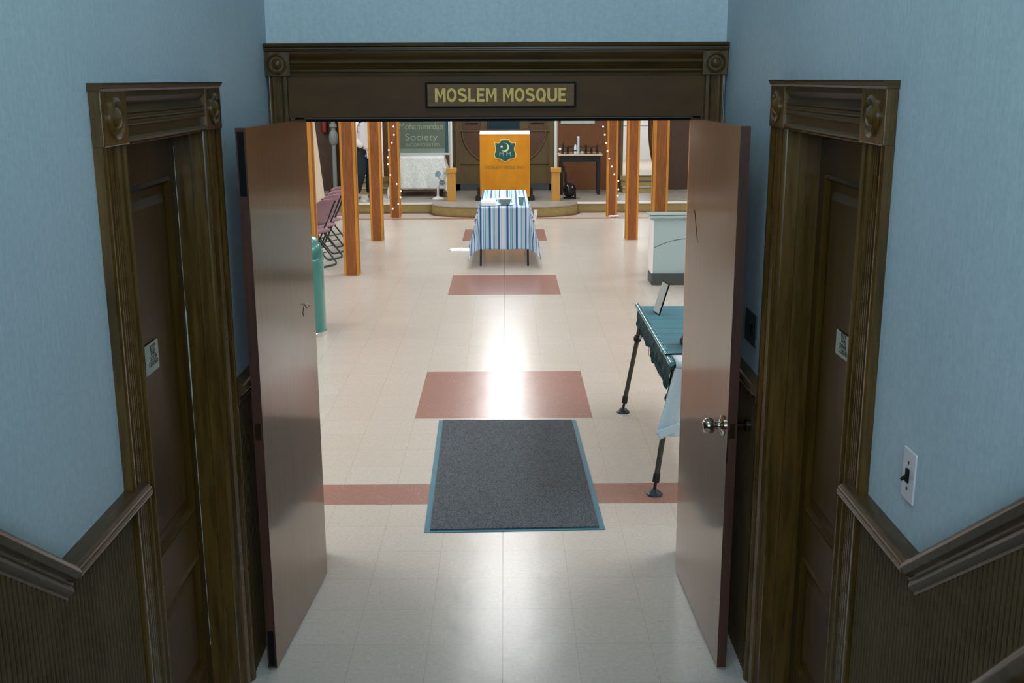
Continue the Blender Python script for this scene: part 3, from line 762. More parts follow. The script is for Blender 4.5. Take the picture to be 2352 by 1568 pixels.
def cloth_sheet(pts_fn, nu, nv):
    vs = []; uv = []
    for j in range(nv + 1):
        for i in range(nu + 1):
            p, q = pts_fn(i / nu, j / nv); vs.append(p); uv.append(q)
    fs = [(j * (nu + 1) + i, j * (nu + 1) + i + 1, (j + 1) * (nu + 1) + i + 1, (j + 1) * (nu + 1) + i) for j in range(nv) for i in range(nu)]
    return vs, fs, uv
def build_cloth(name, m, vs, fs, uv, parent=None, thick=.003):
    me = bpy.data.meshes.new(name); me.from_pydata(vs, [], fs); me.update()
    ul = me.uv_layers.new(name='UVMap')
    for l in me.loops: ul.data[l.index].uv = uv[l.vertex_index]
    o = bpy.data.objects.new(name, me); COL.objects.link(o); me.materials.append(M[m])
    for p in me.polygons: p.use_smooth = True
    if parent: o.parent = parent
    sd = o.modifiers.new('solid', 'SOLIDIFY'); sd.thickness = thick; sd.offset = 1
    return o
def drape(x0, x1, y0, y1, z, ov_s, ov_f, ov_b, flare=.28, wave=.02, nw=9, seed=0, step=.02, usc=1.0):
    """cloth over a rectangular top: returns vs, fs, uv"""
    rnd = random.Random(seed); ph = [rnd.uniform(0, 6) for _ in range(4)]
    a0, a1 = x0 - ov_s, x1 + ov_s; b0, b1 = y0 - ov_f, y1 + ov_b
    nu = int((a1 - a0) / step); nv = int((b1 - b0) / step)
    def fn(u_, v_):
        a = a0 + (a1 - a0) * u_; b = b0 + (b1 - b0) * v_
        da = max(x0 - a, a - x1, 0); db = max(y0 - b, b - y1, 0)
        sa = -1 if a < x0 else 1; sb = -1 if b < y0 else 1
        cx_ = min(max(a, x0), x1); cy_ = min(max(b, y0), y1)
        if da == 0 and db == 0: return (a, b, z), (a * usc, b)
        r = sqrt(da * da + db * db); corner = min(da, db) / max(r, 1e-6)
        ang = math.atan2(db, da)
        wv = wave * (r / .4) * sin((a if da == 0 else b) * nw * 2 + ph[0]) * (1 - corner) + wave * (r / .4) * .9 * sin(ang * 8 + ph[1]) * corner
        o_ = r * (.04 + flare * corner * 1.2 + (.15 if db == 0 or corner > .02 else 0) * (0 if da == 0 else 1) * min(1, da / .2) ) + wv
        o_ = max(o_, .004 * min(1, r / .01))
        o_ = min(o_, r * .95)
        dz = sqrt(max(r * r - o_ * o_, 0))
        return (cx_ + sa * o_ * cos(ang), cy_ + sb * o_ * sin(ang), z - dz), (a * usc, b)
    return cloth_sheet(fn, nu, nv)

lt = thing('side_table', 'folding table under a white lace cloth on the left of the stage', 'table', (-1.55, 20.35, ZS))
B(-.41, .41, -.28, .28, .69, .715).build('tabletop', 'olive', lt)
for sx in (-1, 1):
    for sy in (-1, 1): MB().tube([(sx * .38, sy * .26, 0), (sx * .38, sy * .26, .70)], .014, 8).build('leg', 'ironblack', lt)
vs, fs, uv = drape(-1.99, -1.11, 20.05, 20.65, ZS + .724, .50, .585, .3, .12, .012, 12, 3, .03)
tag(build_cloth('tablecloth', 'lace', vs, fs, uv), 'white lace cloth draped over the left stage table', 'tablecloth')

# fan
fa = thing('fan', 'white desk fan with blue blades on the stage in front of the lace table', 'fan', (-1.195, 19.62, ZS))
MB().lathe([(.105, 0), (.105, .012), (.085, .026), (.035, .045), (.022, .06), (.001, .06)], (0, 0, 0), 28).build('base', 'white', fa, smooth=True)
MB().lathe([(.024, .05), (.020, .10), (.018, .19), (.001, .19)], (0, 0, 0), 18).build('stem', 'white', fa, smooth=True)
hc = Vector((.07, -.02, .40)); rotz = Matrix.Rotation(math.radians(24), 3, 'Z')
def H(p): return rotz @ Vector(p) + hc
MB().lathe([(.001, 0), (.045, .01), (.055, .05), (.045, .12), (.02, .15), (.001, .15)], hc, 20, rotz @ Matrix.Rotation(-pi / 2, 3, 'X')).tube([hc + Vector((0, .05, -.02)), Vector((0, 0, .18))], .016, 8).build('motor', 'white', fa, smooth=True)
cg = MB()
for k in range(36):
    a = 2 * pi * k / 36
    cg.tube([H((.03 * cos(a), -.075, .03 * sin(a))), H((.10 * cos(a), -.07, .10 * sin(a))), H((.15 * cos(a), -.045, .15 * sin(a))), H((.165 * cos(a), 0, .165 * sin(a))), H((.12 * cos(a), .03, .12 * sin(a)))], .0014, 4)
for rr, yy in ((.165, 0), (.10, -.07)):
    cg.tube([H((rr * cos(2 * pi * k / 32), yy, rr * sin(2 * pi * k / 32))) for k in range(32)], .004 if rr > .12 else .002, 6, True)
cg.build('cage', 'white', fa)
MB().lathe([(.001, -.006), (.058, -.004), (.058, .006), (.001, .006)], H((0, -.078, 0)), 24, rotz @ Matrix.Rotation(pi / 2, 3, 'X')).build('badge', 'white', fa, smooth=True)
for k in range(3):
    a0 = math.radians(150 + 120 * k); vs = []
    outl = [(.02, -.5), (.06, -.62), (.11, -.60), (.145, -.38), (.15, .1), (.13, .48), (.08, .55), (.03, .5)]
    MB().prism([(r_ * cos(a0 + t_), r_ * sin(a0 + t_)) for r_, t_ in outl], lambda a, b, l: H((a, l + .1 * (a * cos(a0 + 1.57) + b * sin(a0 + 1.57)), b)), -.035, -.031).build('blade', 'fanblade', fa)

# right stage table
rt = thing('side_table', 'small black table with pale top on the right of the stage', 'table', (1.395, 20.42, ZS))
B(-.405, .405, -.16, .26, .715, .745).build('tabletop', 'ped' if False else 'cream', rt, bevel=.003)
B(-.37, .37, -.13, .24, .60, .715).build('apron', 'ironblack', rt)
for sx in (-1, 1):
    for sy in (-.10, .21): MB().box(sx * .345 - .028, sx * .345 + .028, sy - .028, sy + .028, 0, .60).build('leg', 'ironblack', rt)
zt = ZS + .745
tr = thing('candle_rack', 'low black rail of turned spindles standing on the small black table', 'rack', (1.40, 20.36, zt))
for k, (dx, h_) in enumerate(((-.33, .22), (-.235, .15), (-.12, .17), (.10, .18), (.20, .15), (.31, .19))):
    MB().lathe([(.028, 0), (.028, .012), (.016, .03), (.024, .06), (.014, .09), (.022, h_ * .75), (.012, h_ * .9), (.001, h_)], (dx, 0, 0), 12).build('spindle', 'ironblack', tr, smooth=True)
B(-.33, .31, -.006, .006, .115, .128).box(-.33, .31, -.014, .014, 0, .008).build('rail', 'ironblack', tr)
o = thing('bottle', 'tall pale blue cylindrical tube standing upright on the small black table', 'bottle', (1.355, 20.30, zt))
MB().lathe([(.022, 0), (.024, .01), (.024, .29), (.001, .29)], (0, 0, 0), 18).build('body', mat('pale_blue_plastic', (.45, .6, .7), .3), o, smooth=True)
MB().lathe([(.020, .29), (.020, .32), (.001, .322)], (0, 0, 0), 18).build('cap', 'white', o, smooth=True)
o = thing('bottle', 'short white bottle with dark band left of the tall tube', 'bottle', (1.30, 20.30, zt))
MB().lathe([(.022, 0), (.024, .01), (.024, .12), (.018, .15), (.016, .17), (.001, .17)], (0, 0, 0), 18).build('body', 'white', o, smooth=True)
MB().lathe([(.0245, .05), (.0245, .075), (.001, .075)], (0, 0, 0), 18).build('label_band', 'boardteal', o)
o = thing('jar', 'small grey green jar right of the tall tube', 'jar', (1.425, 20.29, zt))
MB().lathe([(.024, 0), (.026, .01), (.026, .04), (.001, .042)], (0, 0, 0), 18).build('body', 'oldpaper', o, smooth=True)
MB().lathe([(.022, .042), (.022, .05), (.001, .051)], (0, 0, 0), 18).build('lid', 'counter', o)
o = thing('flower_ball', 'small white round bloom on a stalk at the left end of the small black table', 'flower', (1.02, 20.32, zt))
MB().ball((0, 0, .085), .027, 8).build('bloom', 'paper', o, smooth=True)
MB().tube([(0, 0, 0), (.004, 0, .06)], .003, 6).build('stalk', 'wire', o)
# black canister vacuum
va_ = thing('vacuum_cleaner', 'glossy black round vacuum cleaner beside the right oak box', 'vacuum cleaner', (1.155, 19.62, ZS))
MB().ball((0, 0, .155), .125, 14, (1, 1, 1.05)).build('body', mat('gloss_black', (.008, .012, .016), .12), va_, smooth=True)
MB().tube([(-.10, -.09, .012), (.11, -.09, .012), (.115, .09, .012), (-.10, .09, .012)], .011, 8, True).build('skid', 'ironblack', va_, smooth=True)
MB().box(.095, .12, -.10, -.075, .01, .13).build('leg', 'ironblack', va_)
MB().box(.095, .12, .075, .10, .01, .13).build('leg', 'ironblack', va_)
MB().tube([(-.05, 0, .26), (-.07, 0, .33), (-.06, .02, .42), (-.09, .03, .50), (-.10, .05, .58)], .022, 10).build('hose', 'ironblack', va_, smooth=True)
# framed paper on the right wall
o = thing('framed_notice', 'pale green framed sheet high on the wall above the small black table', 'picture', (1.40, YW, 1.43))
B(-.325, .325, -.02, 0, 0, .45).build('frame', 'pipe', o, bevel=.003)
B(-.30, .30, -.023, -.019, .025, .425).build('sheet', mat('pale_mint', (.5, .62, .58), .6), o)
# broom-like curved brown curtain in right doorway
vs, fs, uv = cloth_sheet(lambda a, b: ((2.80 + .22 * a - .10 * sin(pi * min(1, b * 1.1)) * (1 - a) + .09 * (1 - b) * (1 - a) + .02, YW + .2 + .03 * sin(a * 20), .47 + 1.75 * b), (a, b)), 20, 30)
tag(build_cloth('curtain', 'brownwall', vs, fs, uv), 'brown curtain gathered at the right side of the right stage doorway', 'curtain')

# extinguisher and standpipe at far left
o = thing('fire_extinguisher', 'red fire extinguisher hanging on the dark back wall', 'fire extinguisher', (-3.43, YW - .07, 1.28))
MB().lathe([(.035, 0), (.058, .015), (.06, .04), (.06, .36), (.045, .41), (.02, .43), (.001, .43)], (0, 0, 0), 20).build('cylinder', 'red', o, smooth=True)
MB().lathe([(.018, .42), (.018, .47), (.001, .47)], (0, 0, 0), 12).box(-.01, .05, -.01, .01, .47, .50).build('valve', 'ironblack', o)
B(-.03, .03, .05, .07, .2, .26).build('bracket', 'ironblack', o)
o = thing('standpipe', 'pale grey vertical pipe with swollen valve fitting on the back wall', 'pipe', (-3.25, YW - .12, ZS))
MB().tube([(0, 0, 0), (0, 0, 2.92)], .043, 14).build('pipe', 'pipedull', o, smooth=True)
MB().lathe([(.05, .88), (.085, .93), (.09, 1.05), (.07, 1.12), (.05, 1.15)], (0, 0, 0), 18).lathe([(.05, 1.2), (.07, 1.22), (.07, 1.26), (.05, 1.29)], (0, 0, 0), 18).build('fitting', 'pipedull', o, smooth=True)

# leaning cream board (folded table) behind first post
lb = thing('folding_table', 'cream folded table top leaning upright behind the near left post', 'table', (-2.86, 15.9, 0))
vs = [(-.55, .0, .0), (.305, 0, 0), (.075, .28, 1.9), (-.60, .28, 1.9)]
vs2 = [(a, b + .035, c) for a, b, c in vs]
MB().add(vs + vs2, [(0, 1, 2, 3), (7, 6, 5, 4), (0, 4, 5, 1), (1, 5, 6, 2), (2, 6, 7, 3), (3, 7, 4, 0)]).build('tabletop', 'cream', lb)
MB().tube([(-.3, .08, .3), (-.3, .30, 1.5), (-.15, .30, 1.5), (-.05, .08, .3)], .012, 8).build('leg_frame', 'ironblack', lb)

# ---------------------------------------------------------------- person
pe = thing('person', 'person in white hoodie and dark trousers walking on the stage at the left', 'person', (-2.52, 19.72, ZS))
def skin_mesh(name, verts, edges, radii, m, parent, root=0, sub=2):
    me = bpy.data.meshes.new(name); me.from_pydata(verts, edges, []); me.update()
    o = bpy.data.objects.new(name, me); COL.objects.link(o); o.parent = parent
    me.materials.append(M[m])
    md = o.modifiers.new('skin', 'SKIN'); md.use_smooth_shade = True
    if not me.skin_vertices: me.attributes  # layer is created with the modifier
    sv = me.skin_vertices[0].data
    for i, r in enumerate(radii):
        sv[i].radius = r if isinstance(r, tuple) else (r, r); sv[i].use_root = (i == root)
    sb = o.modifiers.new('sub', 'SUBSURF'); sb.levels = sub; sb.render_levels = sub
    return o
# faces +x and slightly to camera; joints (x forward, y across)
J = dict(pel=(0, 0, .86), wai=(.0, 0, 1.0), che=(.0, 0, 1.2), nek=(.02, 0, 1.36), hed=(.04, 0, 1.44), hd2=(.055, 0, 1.53),
         lh=(0, .075, .83), lk=(.10, .08, .46), la=(.045, .08, .10), lt=(.15, .07, .035),
         rh=(0, -.075, .83), rk=(-.005, -.08, .46), ra=(-.12, -.08, .10), rt=(-.02, -.09, .035),
         ls=(.0, .15, 1.30), le=(-.03, .19, 1.06), lw=(.12, .15, .92),
         rs=(.0, -.15, 1.30), re=(-.05, -.19, 1.06), rw=(.10, -.15, .92))
K = list(J); E_ = [('pel', 'wai'), ('wai', 'che'), ('che', 'nek'), ('nek', 'hed'), ('hed', 'hd2'), ('pel', 'lh'), ('lh', 'lk'), ('lk', 'la'), ('la', 'lt'), ('pel', 'rh'), ('rh', 'rk'), ('rk', 'ra'), ('ra', 'rt'), ('che', 'ls'), ('ls', 'le'), ('le', 'lw'), ('che', 'rs'), ('rs', 're'), ('re', 'rw')]
RA = dict(pel=.11, wai=.10, che=.115, nek=.05, hed=.075, hd2=.085, lh=.078, lk=.055, la=.036, lt=.03, rh=.078, rk=.055, ra=.036, rt=.03, ls=.06, le=.042, lw=.03, rs=.06, re=.042, rw=.03)
skin_mesh('body', [J[k] for k in K], [(K.index(a), K.index(b)) for a, b in E_], [RA[k] for k in K], 'skin', pe)
def sub_skin(name, keys, edges, rad, m, extra={}):
    Q = dict(J); Q.update(extra)
    return skin_mesh(name, [Q[k] for k in keys], [(keys.index(a), keys.index(b)) for a, b in edges], [rad[k] for k in keys], m, pe)
sub_skin('hoodie', ['wai', 'hem', 'che', 'nek', 'ls', 'le', 'lw', 'rs', 're', 'rw'], [('wai', 'hem'), ('wai', 'che'), ('che', 'nek'), ('che', 'ls'), ('ls', 'le'), ('le', 'lw'), ('che', 'rs'), ('rs', 're'), ('re', 'rw')],
         dict(wai=.155, hem=.172, che=.165, nek=.08, ls=.085, le=.070, lw=.05, rs=.085, re=.070, rw=.05), 'hoodie', dict(hem=(0, 0, .69)))
sub_skin('trousers', ['pel', 'lh', 'lk', 'la', 'rh', 'rk', 'ra'], [('pel', 'lh'), ('lh', 'lk'), ('lk', 'la'), ('pel', 'rh'), ('rh', 'rk'), ('rk', 'ra')],
         dict(pel=.13, lh=.12, lk=.095, la=.065, rh=.12, rk=.095, ra=.065), 'trouser', dict(la=(.045, .08, .09), ra=(-.12, -.08, .09)))
for a in ('l', 'r'):
    x, y, z = J[a + 't']; ax, ay, az = J[a + 'a']
    skin_mesh('shoe', [(ax - .03, ay, .045), (ax + .05, ay, .042), (x, y, .035)], [(0, 1), (1, 2)], [(.045, .045), (.045, .04), (.036, .03)], 'grey', pe)
# head details: face towards +x
MB().ball((.065, 0, 1.545), .098, 12, (1, .82, 1.18)).build('head', 'skin', pe, smooth=True)
MB().ball((.165, 0, 1.53), .018, 8, (1.2, .7, 1.4)).build('nose', 'skin', pe, smooth=True)
for s in (-1, 1):
    MB().ball((.148, s * .032, 1.555), .011, 6).build('eye', 'ink', pe, smooth=True)
MB().ball((.152, 0, 1.485), .014, 6, (.6, 1.8, .4)).build('mouth', 'pink', pe, smooth=True)
sub_skin('headscarf', ['s0', 's1', 's2', 's3'], [('s0', 's1'), ('s1', 's2'), ('s2', 's3')], dict(s0=.115, s1=.13, s2=.12, s3=.10), 'scarf', dict(s0=(.035, 0, 1.60), s1=(.01, 0, 1.51), s2=(-.09, -.11, 1.38), s3=(-.16, -.16, 1.24)))
# hands with fingers
for s, wk in ((1, 'lw'), (-1, 'rw')):
    wx, wy, wz = J[wk]
    vs = [(wx, wy, wz), (wx + .05, wy - s * .01, wz - .02), (wx + .08, wy - s * .01, wz - .03)]; ed = [(0, 1), (1, 2)]; rd = [.022, (.03, .016), (.028, .014)]
    for f_ in range(4):
        b0 = len(vs); oy = (-.022 + f_ * .015)
        vs += [(wx + .115, wy + oy, wz - .045), (wx + .14 - abs(f_ - 1.5) * .006, wy + oy, wz - .062)]
        ed += [(2, b0), (b0, b0 + 1)]; rd += [.008, .0065]
    b0 = len(vs); vs += [(wx + .06, wy - s * .04, wz - .03), (wx + .09, wy - s * .045, wz - .045)]; ed += [(1, b0), (b0, b0 + 1)]; rd += [.009, .007]
    skin_mesh('hand', vs, ed, rd, 'skin', pe)
pe.rotation_euler = (0, 0, math.radians(-28))

# ---------------------------------------------------------------- striped table
tb = thing('folding_table', 'narrow folding table under the blue striped cloth in the middle of the hall', 'table', (0, 13.42, 0))
B(-.297, .297, 0, 2.15, .700, .725).build('tabletop', 'white', tb, bevel=.004)
for x in (-1, 1):
    for y in (.03, 2.1): MB().tube([(x * .295, y, 0), (x * .28, y, .70)], .013, 10).build('leg', 'ironblack', tb, smooth=True)
MB().tube([(-.283, .03, .25), (.283, .03, .25)], .008, 8).tube([(-.283, 2.1, .25), (.283, 2.1, .25)], .008, 8).build('stretcher', 'ironblack', tb)
vs, fs, uv = drape(-.303, .303, 13.41, 15.58, .731, .44, .515, .40, .17, .014, 10, 8, .018)
uv = [(a + .305 + .0, b) for a, b in uv]
tag(build_cloth('tablecloth', 'stripe', vs, fs, uv), 'blue and white striped cloth draped over the narrow central table', 'tablecloth')
ztb = .738
o = thing('takeaway_box', 'flat white box at the front left of the striped table', 'box', (-.195, 13.62, ztb))
B(-.09, .09, -.11, .10, 0, .04).build('box_base', 'paper', o, bevel=.004)
B(-.094, .094, -.08, .10, .04, .055).build('lid', 'paper', o, bevel=.004)
o = thing('plastic_tub', 'grey green tapered plastic tub at the front middle of the striped table', 'tub', (.012, 13.62, ztb))
def taper(w0, w1, d0, d1, h): return MB().add([(-w0, -d0, 0), (w0, -d0, 0), (w0, d0, 0), (-w0, d0, 0), (-w1, -d1, h), (w1, -d1, h), (w1, d1, h), (-w1, d1, h)], [(0, 3, 2, 1), (4, 5, 6, 7), (0, 1, 5, 4), (2, 3, 7, 6), (0, 4, 7, 3), (1, 2, 6, 5)])
taper(.052, .076, .05, .07, .075).build('body', mat('grey_green_plastic', (.16, .26, .26), .4), o, bevel=.006)
B(-.080, .080, -.074, .074, .075, .083).build('lid', 'paper', o, bevel=.003)
o = thing('plastic_tub', 'tall teal tapered cup at the front right of the striped table', 'cup', (.212, 13.64, ztb))
MB().lathe([(.024, 0), (.026, .004), (.038, .095), (.001, .095)], (0, 0, 0), 24).build('body', 'tub', o, smooth=True)
MB().lathe([(.040, .095), (.041, .103), (.001, .104)], (0, 0, 0), 24).build('lid', 'paper', o, smooth=True)
for k, (x, y) in enumerate(((-.07, 13.55), (.095, 13.55))):
    pn = MB().ball((0, 0, .014), .024, 8, (1.3, 1, .6)).build('napkin', 'paper', smooth=True, loc=(x, y, ztb))
    tag(pn, 'crumpled white napkin just %s of the grey green tub' % ('left', 'right')[k], 'napkin', 'napkins on the striped table')
o = thing('paper_plate', 'stack of white plates further back on the left of the striped table', 'plate', (-.17, 14.15, ztb))
MB().lathe([(.06, 0), (.09, .012), (.092, .018), (.001, .006)], (0, 0, 0), 28).build('plate', 'paper', o, smooth=True)
o = MB().tube([(.365, 13.50, .56), (.385, 13.50, .61), (.395, 13.51, .69)], [.02, .024, .02], 10).build('cloth_roll', 'paper', smooth=True)
tag(o, 'rolled white napkin caught at the right edge of the striped table', 'napkin')
o = thing('paper_sheets', 'loose white papers lying on the floor left of the striped table', 'papers', (-.63, 14.72, 0))
MB().box(-.10, .17, -.10, .12, .0, .010).build('sheet', 'paper', o)
MB().add([(-.13, -.05, .011), (.03, -.09, .011), (.06, .05, .03), (-.10, .09, .012), (-.13, -.05, .013), (.03, -.09, .013), (.06, .05, .032), (-.10, .09, .014)], [(0, 3, 2, 1), (4, 5, 6, 7), (0, 1, 5, 4), (2, 3, 7, 6), (0, 4, 7, 3), (1, 2, 6, 5)]).build('sheet', 'paper', o)

# ---------------------------------------------------------------- chairs
def make_chair():
    o = thing('folding_chair', '', 'chair', (0, 0, 0))
    # local: faces +y ; width x
    hw = .20
    def rr(path, k=5, r=.05):
        P_ = [Vector(p) for p in path]; out_ = [P_[0]]
        for i in range(1, len(P_) - 1):
            a, b, c = P_[i - 1], P_[i], P_[i + 1]; u1 = (a - b).normalized(); u2 = (c - b).normalized()
            for j in range(k + 1):
                t_ = j / k; q0 = b + u1 * r * (1 - t_); q1 = b + u2 * r * t_
                out_.append((b + u1 * r) * (1 - t_) ** 2 + b * 2 * t_ * (1 - t_) + (b + u2 * r) * t_ ** 2)
        out_.append(P_[-1]); return out_
    # back + front legs: a U, bottom bar at the front foot
    MB().tube(rr([(-hw, -.22, .80), (-hw, .20, .012), (hw, .20, .012), (hw, -.22, .80)], r=.06), .011, 8).build('front_leg_frame', 'greenframe', o, smooth=True)
    MB().tube(rr([(-hw + .03, .16, .42), (-hw + .03, -.24, .012), (hw - .03, -.24, .012), (hw - .03, .16, .42)], r=.06), .011, 8).build('rear_leg_frame', 'greenframe', o, smooth=True)
    MB().tube([(-hw, .11, .17), (hw, .11, .17)], .007, 6).tube([(-hw + .03, -.10, .155), (hw - .03, -.10, .155)], .007, 6).build('stretcher', 'greenframe', o)
    # padded seat
    s_ = MB().box(-.19, .19, -.14, .21, .41, .45).build('seat', 'pink', o, bevel=.018); s_.modifiers['bevel'].segments = 4
    pts = [(.19 * cos(2 * pi * i / 32) * (1.0) , .17 * sin(2 * pi * i / 32)) for i in range(32)]
    pts = [(.185 * max(-1, min(1, 1.25 * cos(2 * pi * i / 32))), .17 * max(-1, min(1, 1.15 * sin(2 * pi * i / 32)))) for i in range(32)]
    bk = MB().prism(pts, lambda a, b, l: (a, -.185 - b * .48 + l - .05 * (a / .19) ** 2 * -1, .67 + b), -.018, .018).build('backrest', 'pink', o, bevel=.012, smooth=True)
    return o
c0 = make_chair(); rz = math.radians(62)
CH = [(-2.39, 13.55, 'mauve folding chair, the nearest of the row beside the post'), (-2.40, 14.12, 'mauve folding chair, second of the row from the teal bin'),
      (-2.42, 14.64, 'mauve folding chair, third of the row from the teal bin'), (-2.47, 15.22, 'mauve folding chair, farthest of the row beside the post')]
for i, (x, y, lb_) in enumerate(CH):
    o = c0 if i == 0 else copy_tree(c0)
    o.location = (x, y, 0); o.rotation_euler = (0, 0, rz); o['label'] = lb_; o['group'] = 'mauve folding chairs in a row by the left posts'

# ---------------------------------------------------------------- teal bin
bi = thing('trash_bin', 'teal domed metal bin beside the left door leaf', 'bin', (-1.862, 9.745, 0))
r = .235
MB().lathe([(r, .03), (r, .68), (r + .004, .685), (r + .004, .70), (r, .705), (.001, .705)], (0, 0, 0), 48).build('body', 'teal', bi, smooth=True)
MB().lathe([(r, .705), (r * .985, .76), (r * .92, .82), (r * .78, .875), (r * .55, .915), (r * .3, .935), (.001, .94)], (0, 0, 0), 48).build('dome_lid', 'teal', bi, smooth=True)
MB().lathe([(r + .005, 0), (r + .005, .035), (r, .04), (.001, .04)], (0, 0, 0), 48).build('base_ring', 'chrome', bi, smooth=True)
MB().box(-.09, .09, -.236, -.19, .74, .83).build('flap', 'teal', bi, bevel=.01)

# ---------------------------------------------------------------- pale counter
co = thing('counter', 'pale blue grey counter with moulded top and dark plinth on the right', 'counter', (1.655, 12.08, 0))
B(.0, 1.5, 0, .34, 0, .13).build('plinth', 'plinth', co, bevel=.003)
B(.018, 1.48, .035, .32, .13, .745).build('body', 'counter', co)
B(-.002, .018, .03, .325, .13, .745).build('corner_strip', 'white', co, bevel=.004)
MB().prism([(0, 0), (.0, .012), (.008, .02), (.014, .034), (.022, .034), (.026, .046), (.05, .046), (.05, 0)], lambda a, b, l: (l, .035 - b, .735 + a), -.03, 1.52).box(-.03, 1.52, -.012, .34, .775, .785).build('moulded_top', 'counter', co)
MB().tube([(.02 + .4 * i / 12, .034, .42 + .10 * sin(i / 12 * pi * .55)) for i in range(13)], .003, 5).build('scratch', 'plinth', co)

# ---------------------------------------------------------------- camp table
ct = thing('camp_table', 'roll up slatted camping table with splayed legs beside the right door leaf', 'table', (0, 0, 0))
X0, X1, Y0, Y1, ZT = .930, 1.62, 5.79, 7.33, .745
ns = 11; dy = (Y1 - Y0) / ns
for i in range(ns):
    B(X0 + .012, X1, Y0 + i * dy + .0025, Y0 + (i + 1) * dy - .0025, ZT - .014, ZT).build('slat', 'slat', ct, bevel=.003)
B(X0 + .012, X1, Y0, Y1, ZT - .022, ZT - .015).build('under_web', 'black', ct)
for x in (X0, X1):
    MB().tube([(x, Y0 - .005, ZT - .012), (x, Y1 + .005, ZT - .012)], .013, 10).build('side_rail', 'rail', ct, smooth=True)
for y in (Y0, Y0 + .28, 6.6, Y1 - .02): MB().tube([(X0, y, ZT - .012), (X0, y + .1, ZT - .012)], .0155, 10).build('rail_sleeve', 'rail', ct, smooth=True)
MB().tube([(X0, Y0 - .008, ZT - .03), (X1, Y0 - .008, ZT - .03)], .011, 8).build('end_rail', 'ironblack', ct, smooth=True)
MB().tube([(X0 - .015, Y0 + .17, ZT + .002), (X0 + .04, Y0 + .175, ZT + .005), (X1, Y0 + .18, ZT + .005)], .004, 6).build('elastic_cord', 'black', ct)
for (fx, fy, tx, ty) in ((.832, 7.27, .945, 7.22), (.845, 5.725, .95, 5.83), (1.72, 7.27, 1.60, 7.22), (1.72, 5.725, 1.60, 5.83)):
    f_ = Vector((fx, fy, .03)); t_ = Vector((tx, ty, ZT - .03)); d_ = t_ - f_
    lg = MB().tube([f_ + d_ * .09, t_], .0155, 10).build('leg', 'leg', ct, smooth=True)
    MB().tube([f_ + d_ * .06, f_ + d_ * .13], .020, 10).tube([f_, f_ + d_ * .09], .009, 8).build('leg_collar', 'ironblack', lg, smooth=True)
    vs = []; n = 12
    MB().lathe([(.046, 0), (.044, .008), (.030, .022), (.016, .034), (.001, .036)], (fx, fy, 0), 10).build('foot', mat('black_rubber_foot', (.012, .035, .045), .3), lg)
    q = f_ + d_ * .74
    MB().ball(q, .027, 8, (1, 1, 1.2)).build('clamp', 'ironblack', lg, smooth=True)
for y0, sgn in ((7.2, -1), (5.86, 1)):
    MB().tube([(.925, y0 + sgn * .01, .56), (.985, y0 + sgn * .10, ZT - .05)], .007, 8).tube([(.925, y0 + sgn * .01, .55), (1.02, y0 + sgn * .02, .60)], .008, 8).tube([(.925, y0, .55), (1.60, y0, .55)], .008, 8).build('brace', 'chrome', ct, smooth=True)
for y in (6.93, 6.42):
    MB().tube([(.955, y, ZT - .04), (.955, y - .005, .50), (.962, y - .01, .492), (1.06, y + .04, .56)], .006, 8).build('wire_loop', 'chrome', ct, smooth=True)
# crinkled bag hung beneath the rail
rb = random.Random(3)
def bagfn(u_, v_):
    y = Y1 - .01 - (Y1 - Y0 - .02) * u_
    dep = (.145 + .075 * u_ + .012 * sin(u_ * 31) + .01 * sin(u_ * 13 + 1))
    z = ZT - .02 - dep * v_
    x = X0 - .004 - .014 * sin(v_ * pi) + (.011 * sin(u_ * 44 + v_ * 5 + 2 * sin(u_ * 9)) + .006 * sin(u_ * 97 - v_ * 7 + 2 * sin(u_ * 23)) + .003 * sin(u_ * 190 + v_ * 12)) * (.15 + v_) + .03 * v_ * v_
    return (x, y, z), (u_, v_)
vs, fs, uv = cloth_sheet(bagfn, 200, 24)
o = build_cloth('storage_net', 'netbag', vs, fs, uv, ct, .002)
# things on camp table
o = thing('picture_frame', 'small upright white faced card in a thin black stand on the camping table', 'frame', (1.018, 7.08, ZT))
o.rotation_euler = (0, math.radians(17), math.radians(10))
B(-.004, .004, -.065, .065, .002, .215).build('frame', 'black', o)
B(-.0055, -.0035, -.060, .060, .007, .210).build('card', 'pipe', o)
o = thing('bag', 'black bag at the near end of the camping table, half hidden by the door', 'bag', (1.17, 6.15, ZT + .002))
MB().add([(-.13, -.08, 0), (.2, -.08, 0), (.2, .12, 0), (-.13, .12, 0), (-.06, -.03, .17), (.17, -.03, .17), (.17, .07, .17), (-.06, .07, .17)], [(0, 3, 2, 1), (4, 5, 6, 7), (0, 1, 5, 4), (2, 3, 7, 6), (0, 4, 7, 3), (1, 2, 6, 5)]).build('body', 'black', o, bevel=.012)
MB().tube([(0, .02, .17), (.02, .02, .22), (.09, .02, .22), (.11, .02, .17)], .006, 6).build('strap', 'black', o, smooth=True)
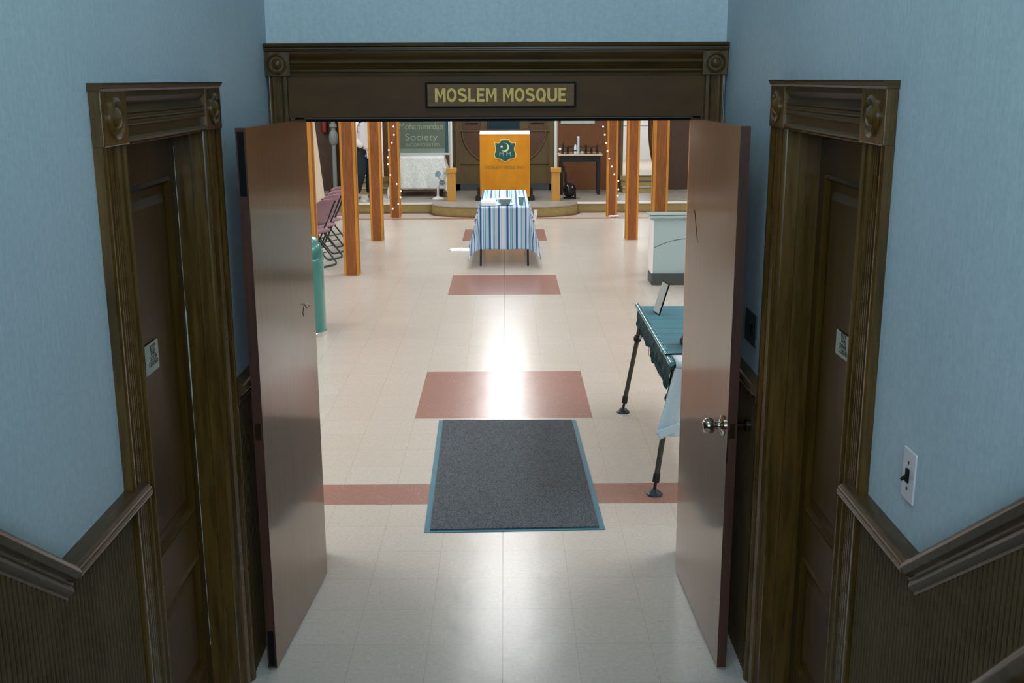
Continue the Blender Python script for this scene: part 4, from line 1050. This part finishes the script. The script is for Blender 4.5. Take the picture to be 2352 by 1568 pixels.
# towel hanging from the near end
def towfn(u_, v_):
    # u across (0 left edge .. 1), v down
    top = (X0 + .015 + .30 * u_, Y0 - .03, ZT - .025)
    xb = .848 + .36 * u_; zb = .345 - .02 * u_
    x = top[0] * (1 - v_) + xb * v_; z = top[2] * (1 - v_) + zb * v_
    y = Y0 - .026 - .03 * v_ + .012 * sin(u_ * 17 + .6) * (.2 + v_)
    if u_ > .40: y -= .008
    return (x, y, z), (u_, v_)
vs, fs, uv = cloth_sheet(towfn, 40, 40)
o = thing('towel', 'pale blue cloth hanging from the near end of the camping table', 'cloth', (0, 0, 0))
build_cloth('cloth_panel', 'towel', vs, fs, uv, o, .003)
vs, fs, uv = cloth_sheet(lambda a, b: ((X0 + .02 + .28 * a, Y0 - .028 + .16 * b, ZT + .0065 - (.03 if b == 0 else 0)), (a, b)), 10, 8)
build_cloth('cloth_top', 'towel', vs, fs, uv, o, .003)
# turned-up corner
vs, fs, uv = cloth_sheet(lambda a, b: ((.842 + (.125 * a) + .022 * b, Y0 - .072 - .01 * sin(a * 3), .372 - .05 * b * (1 - .5 * a) + .055 * a), (a, b)), 10, 6)
build_cloth('turned_corner', 'towel', vs, fs, uv, o, .003)

# ---------------------------------------------------------------- door mat
dm = thing('door_mat', 'charcoal carpet mat with teal rubber border just inside the doorway', 'mat', (0, 0, 0))
A_, Bb, Cc, Dd = (-.405, 5.21), (.527, 5.238), (.492, 7.09), (-.441, 7.105)
def inset(f1, f2):
    bl = lambda u_, v_: ((A_[0] * (1 - u_) + Bb[0] * u_) * (1 - v_) + (Dd[0] * (1 - u_) + Cc[0] * u_) * v_, (A_[1] * (1 - u_) + Bb[1] * u_) * (1 - v_) + (Dd[1] * (1 - u_) + Cc[1] * u_) * v_)
    return [bl(f1, f2), bl(1 - f1, f2), bl(1 - f1, 1 - f2 * .35), bl(f1, 1 - f2 * .35)]
MB().prism([A_, Bb, Cc, Dd], lambda a, b, l: (a, b, l), 0, .003).build('rubber_border', 'rubber', dm)
MB().prism(inset(.032, .014), lambda a, b, l: (a, b, l), .003, .010).build('carpet', 'mat', dm)
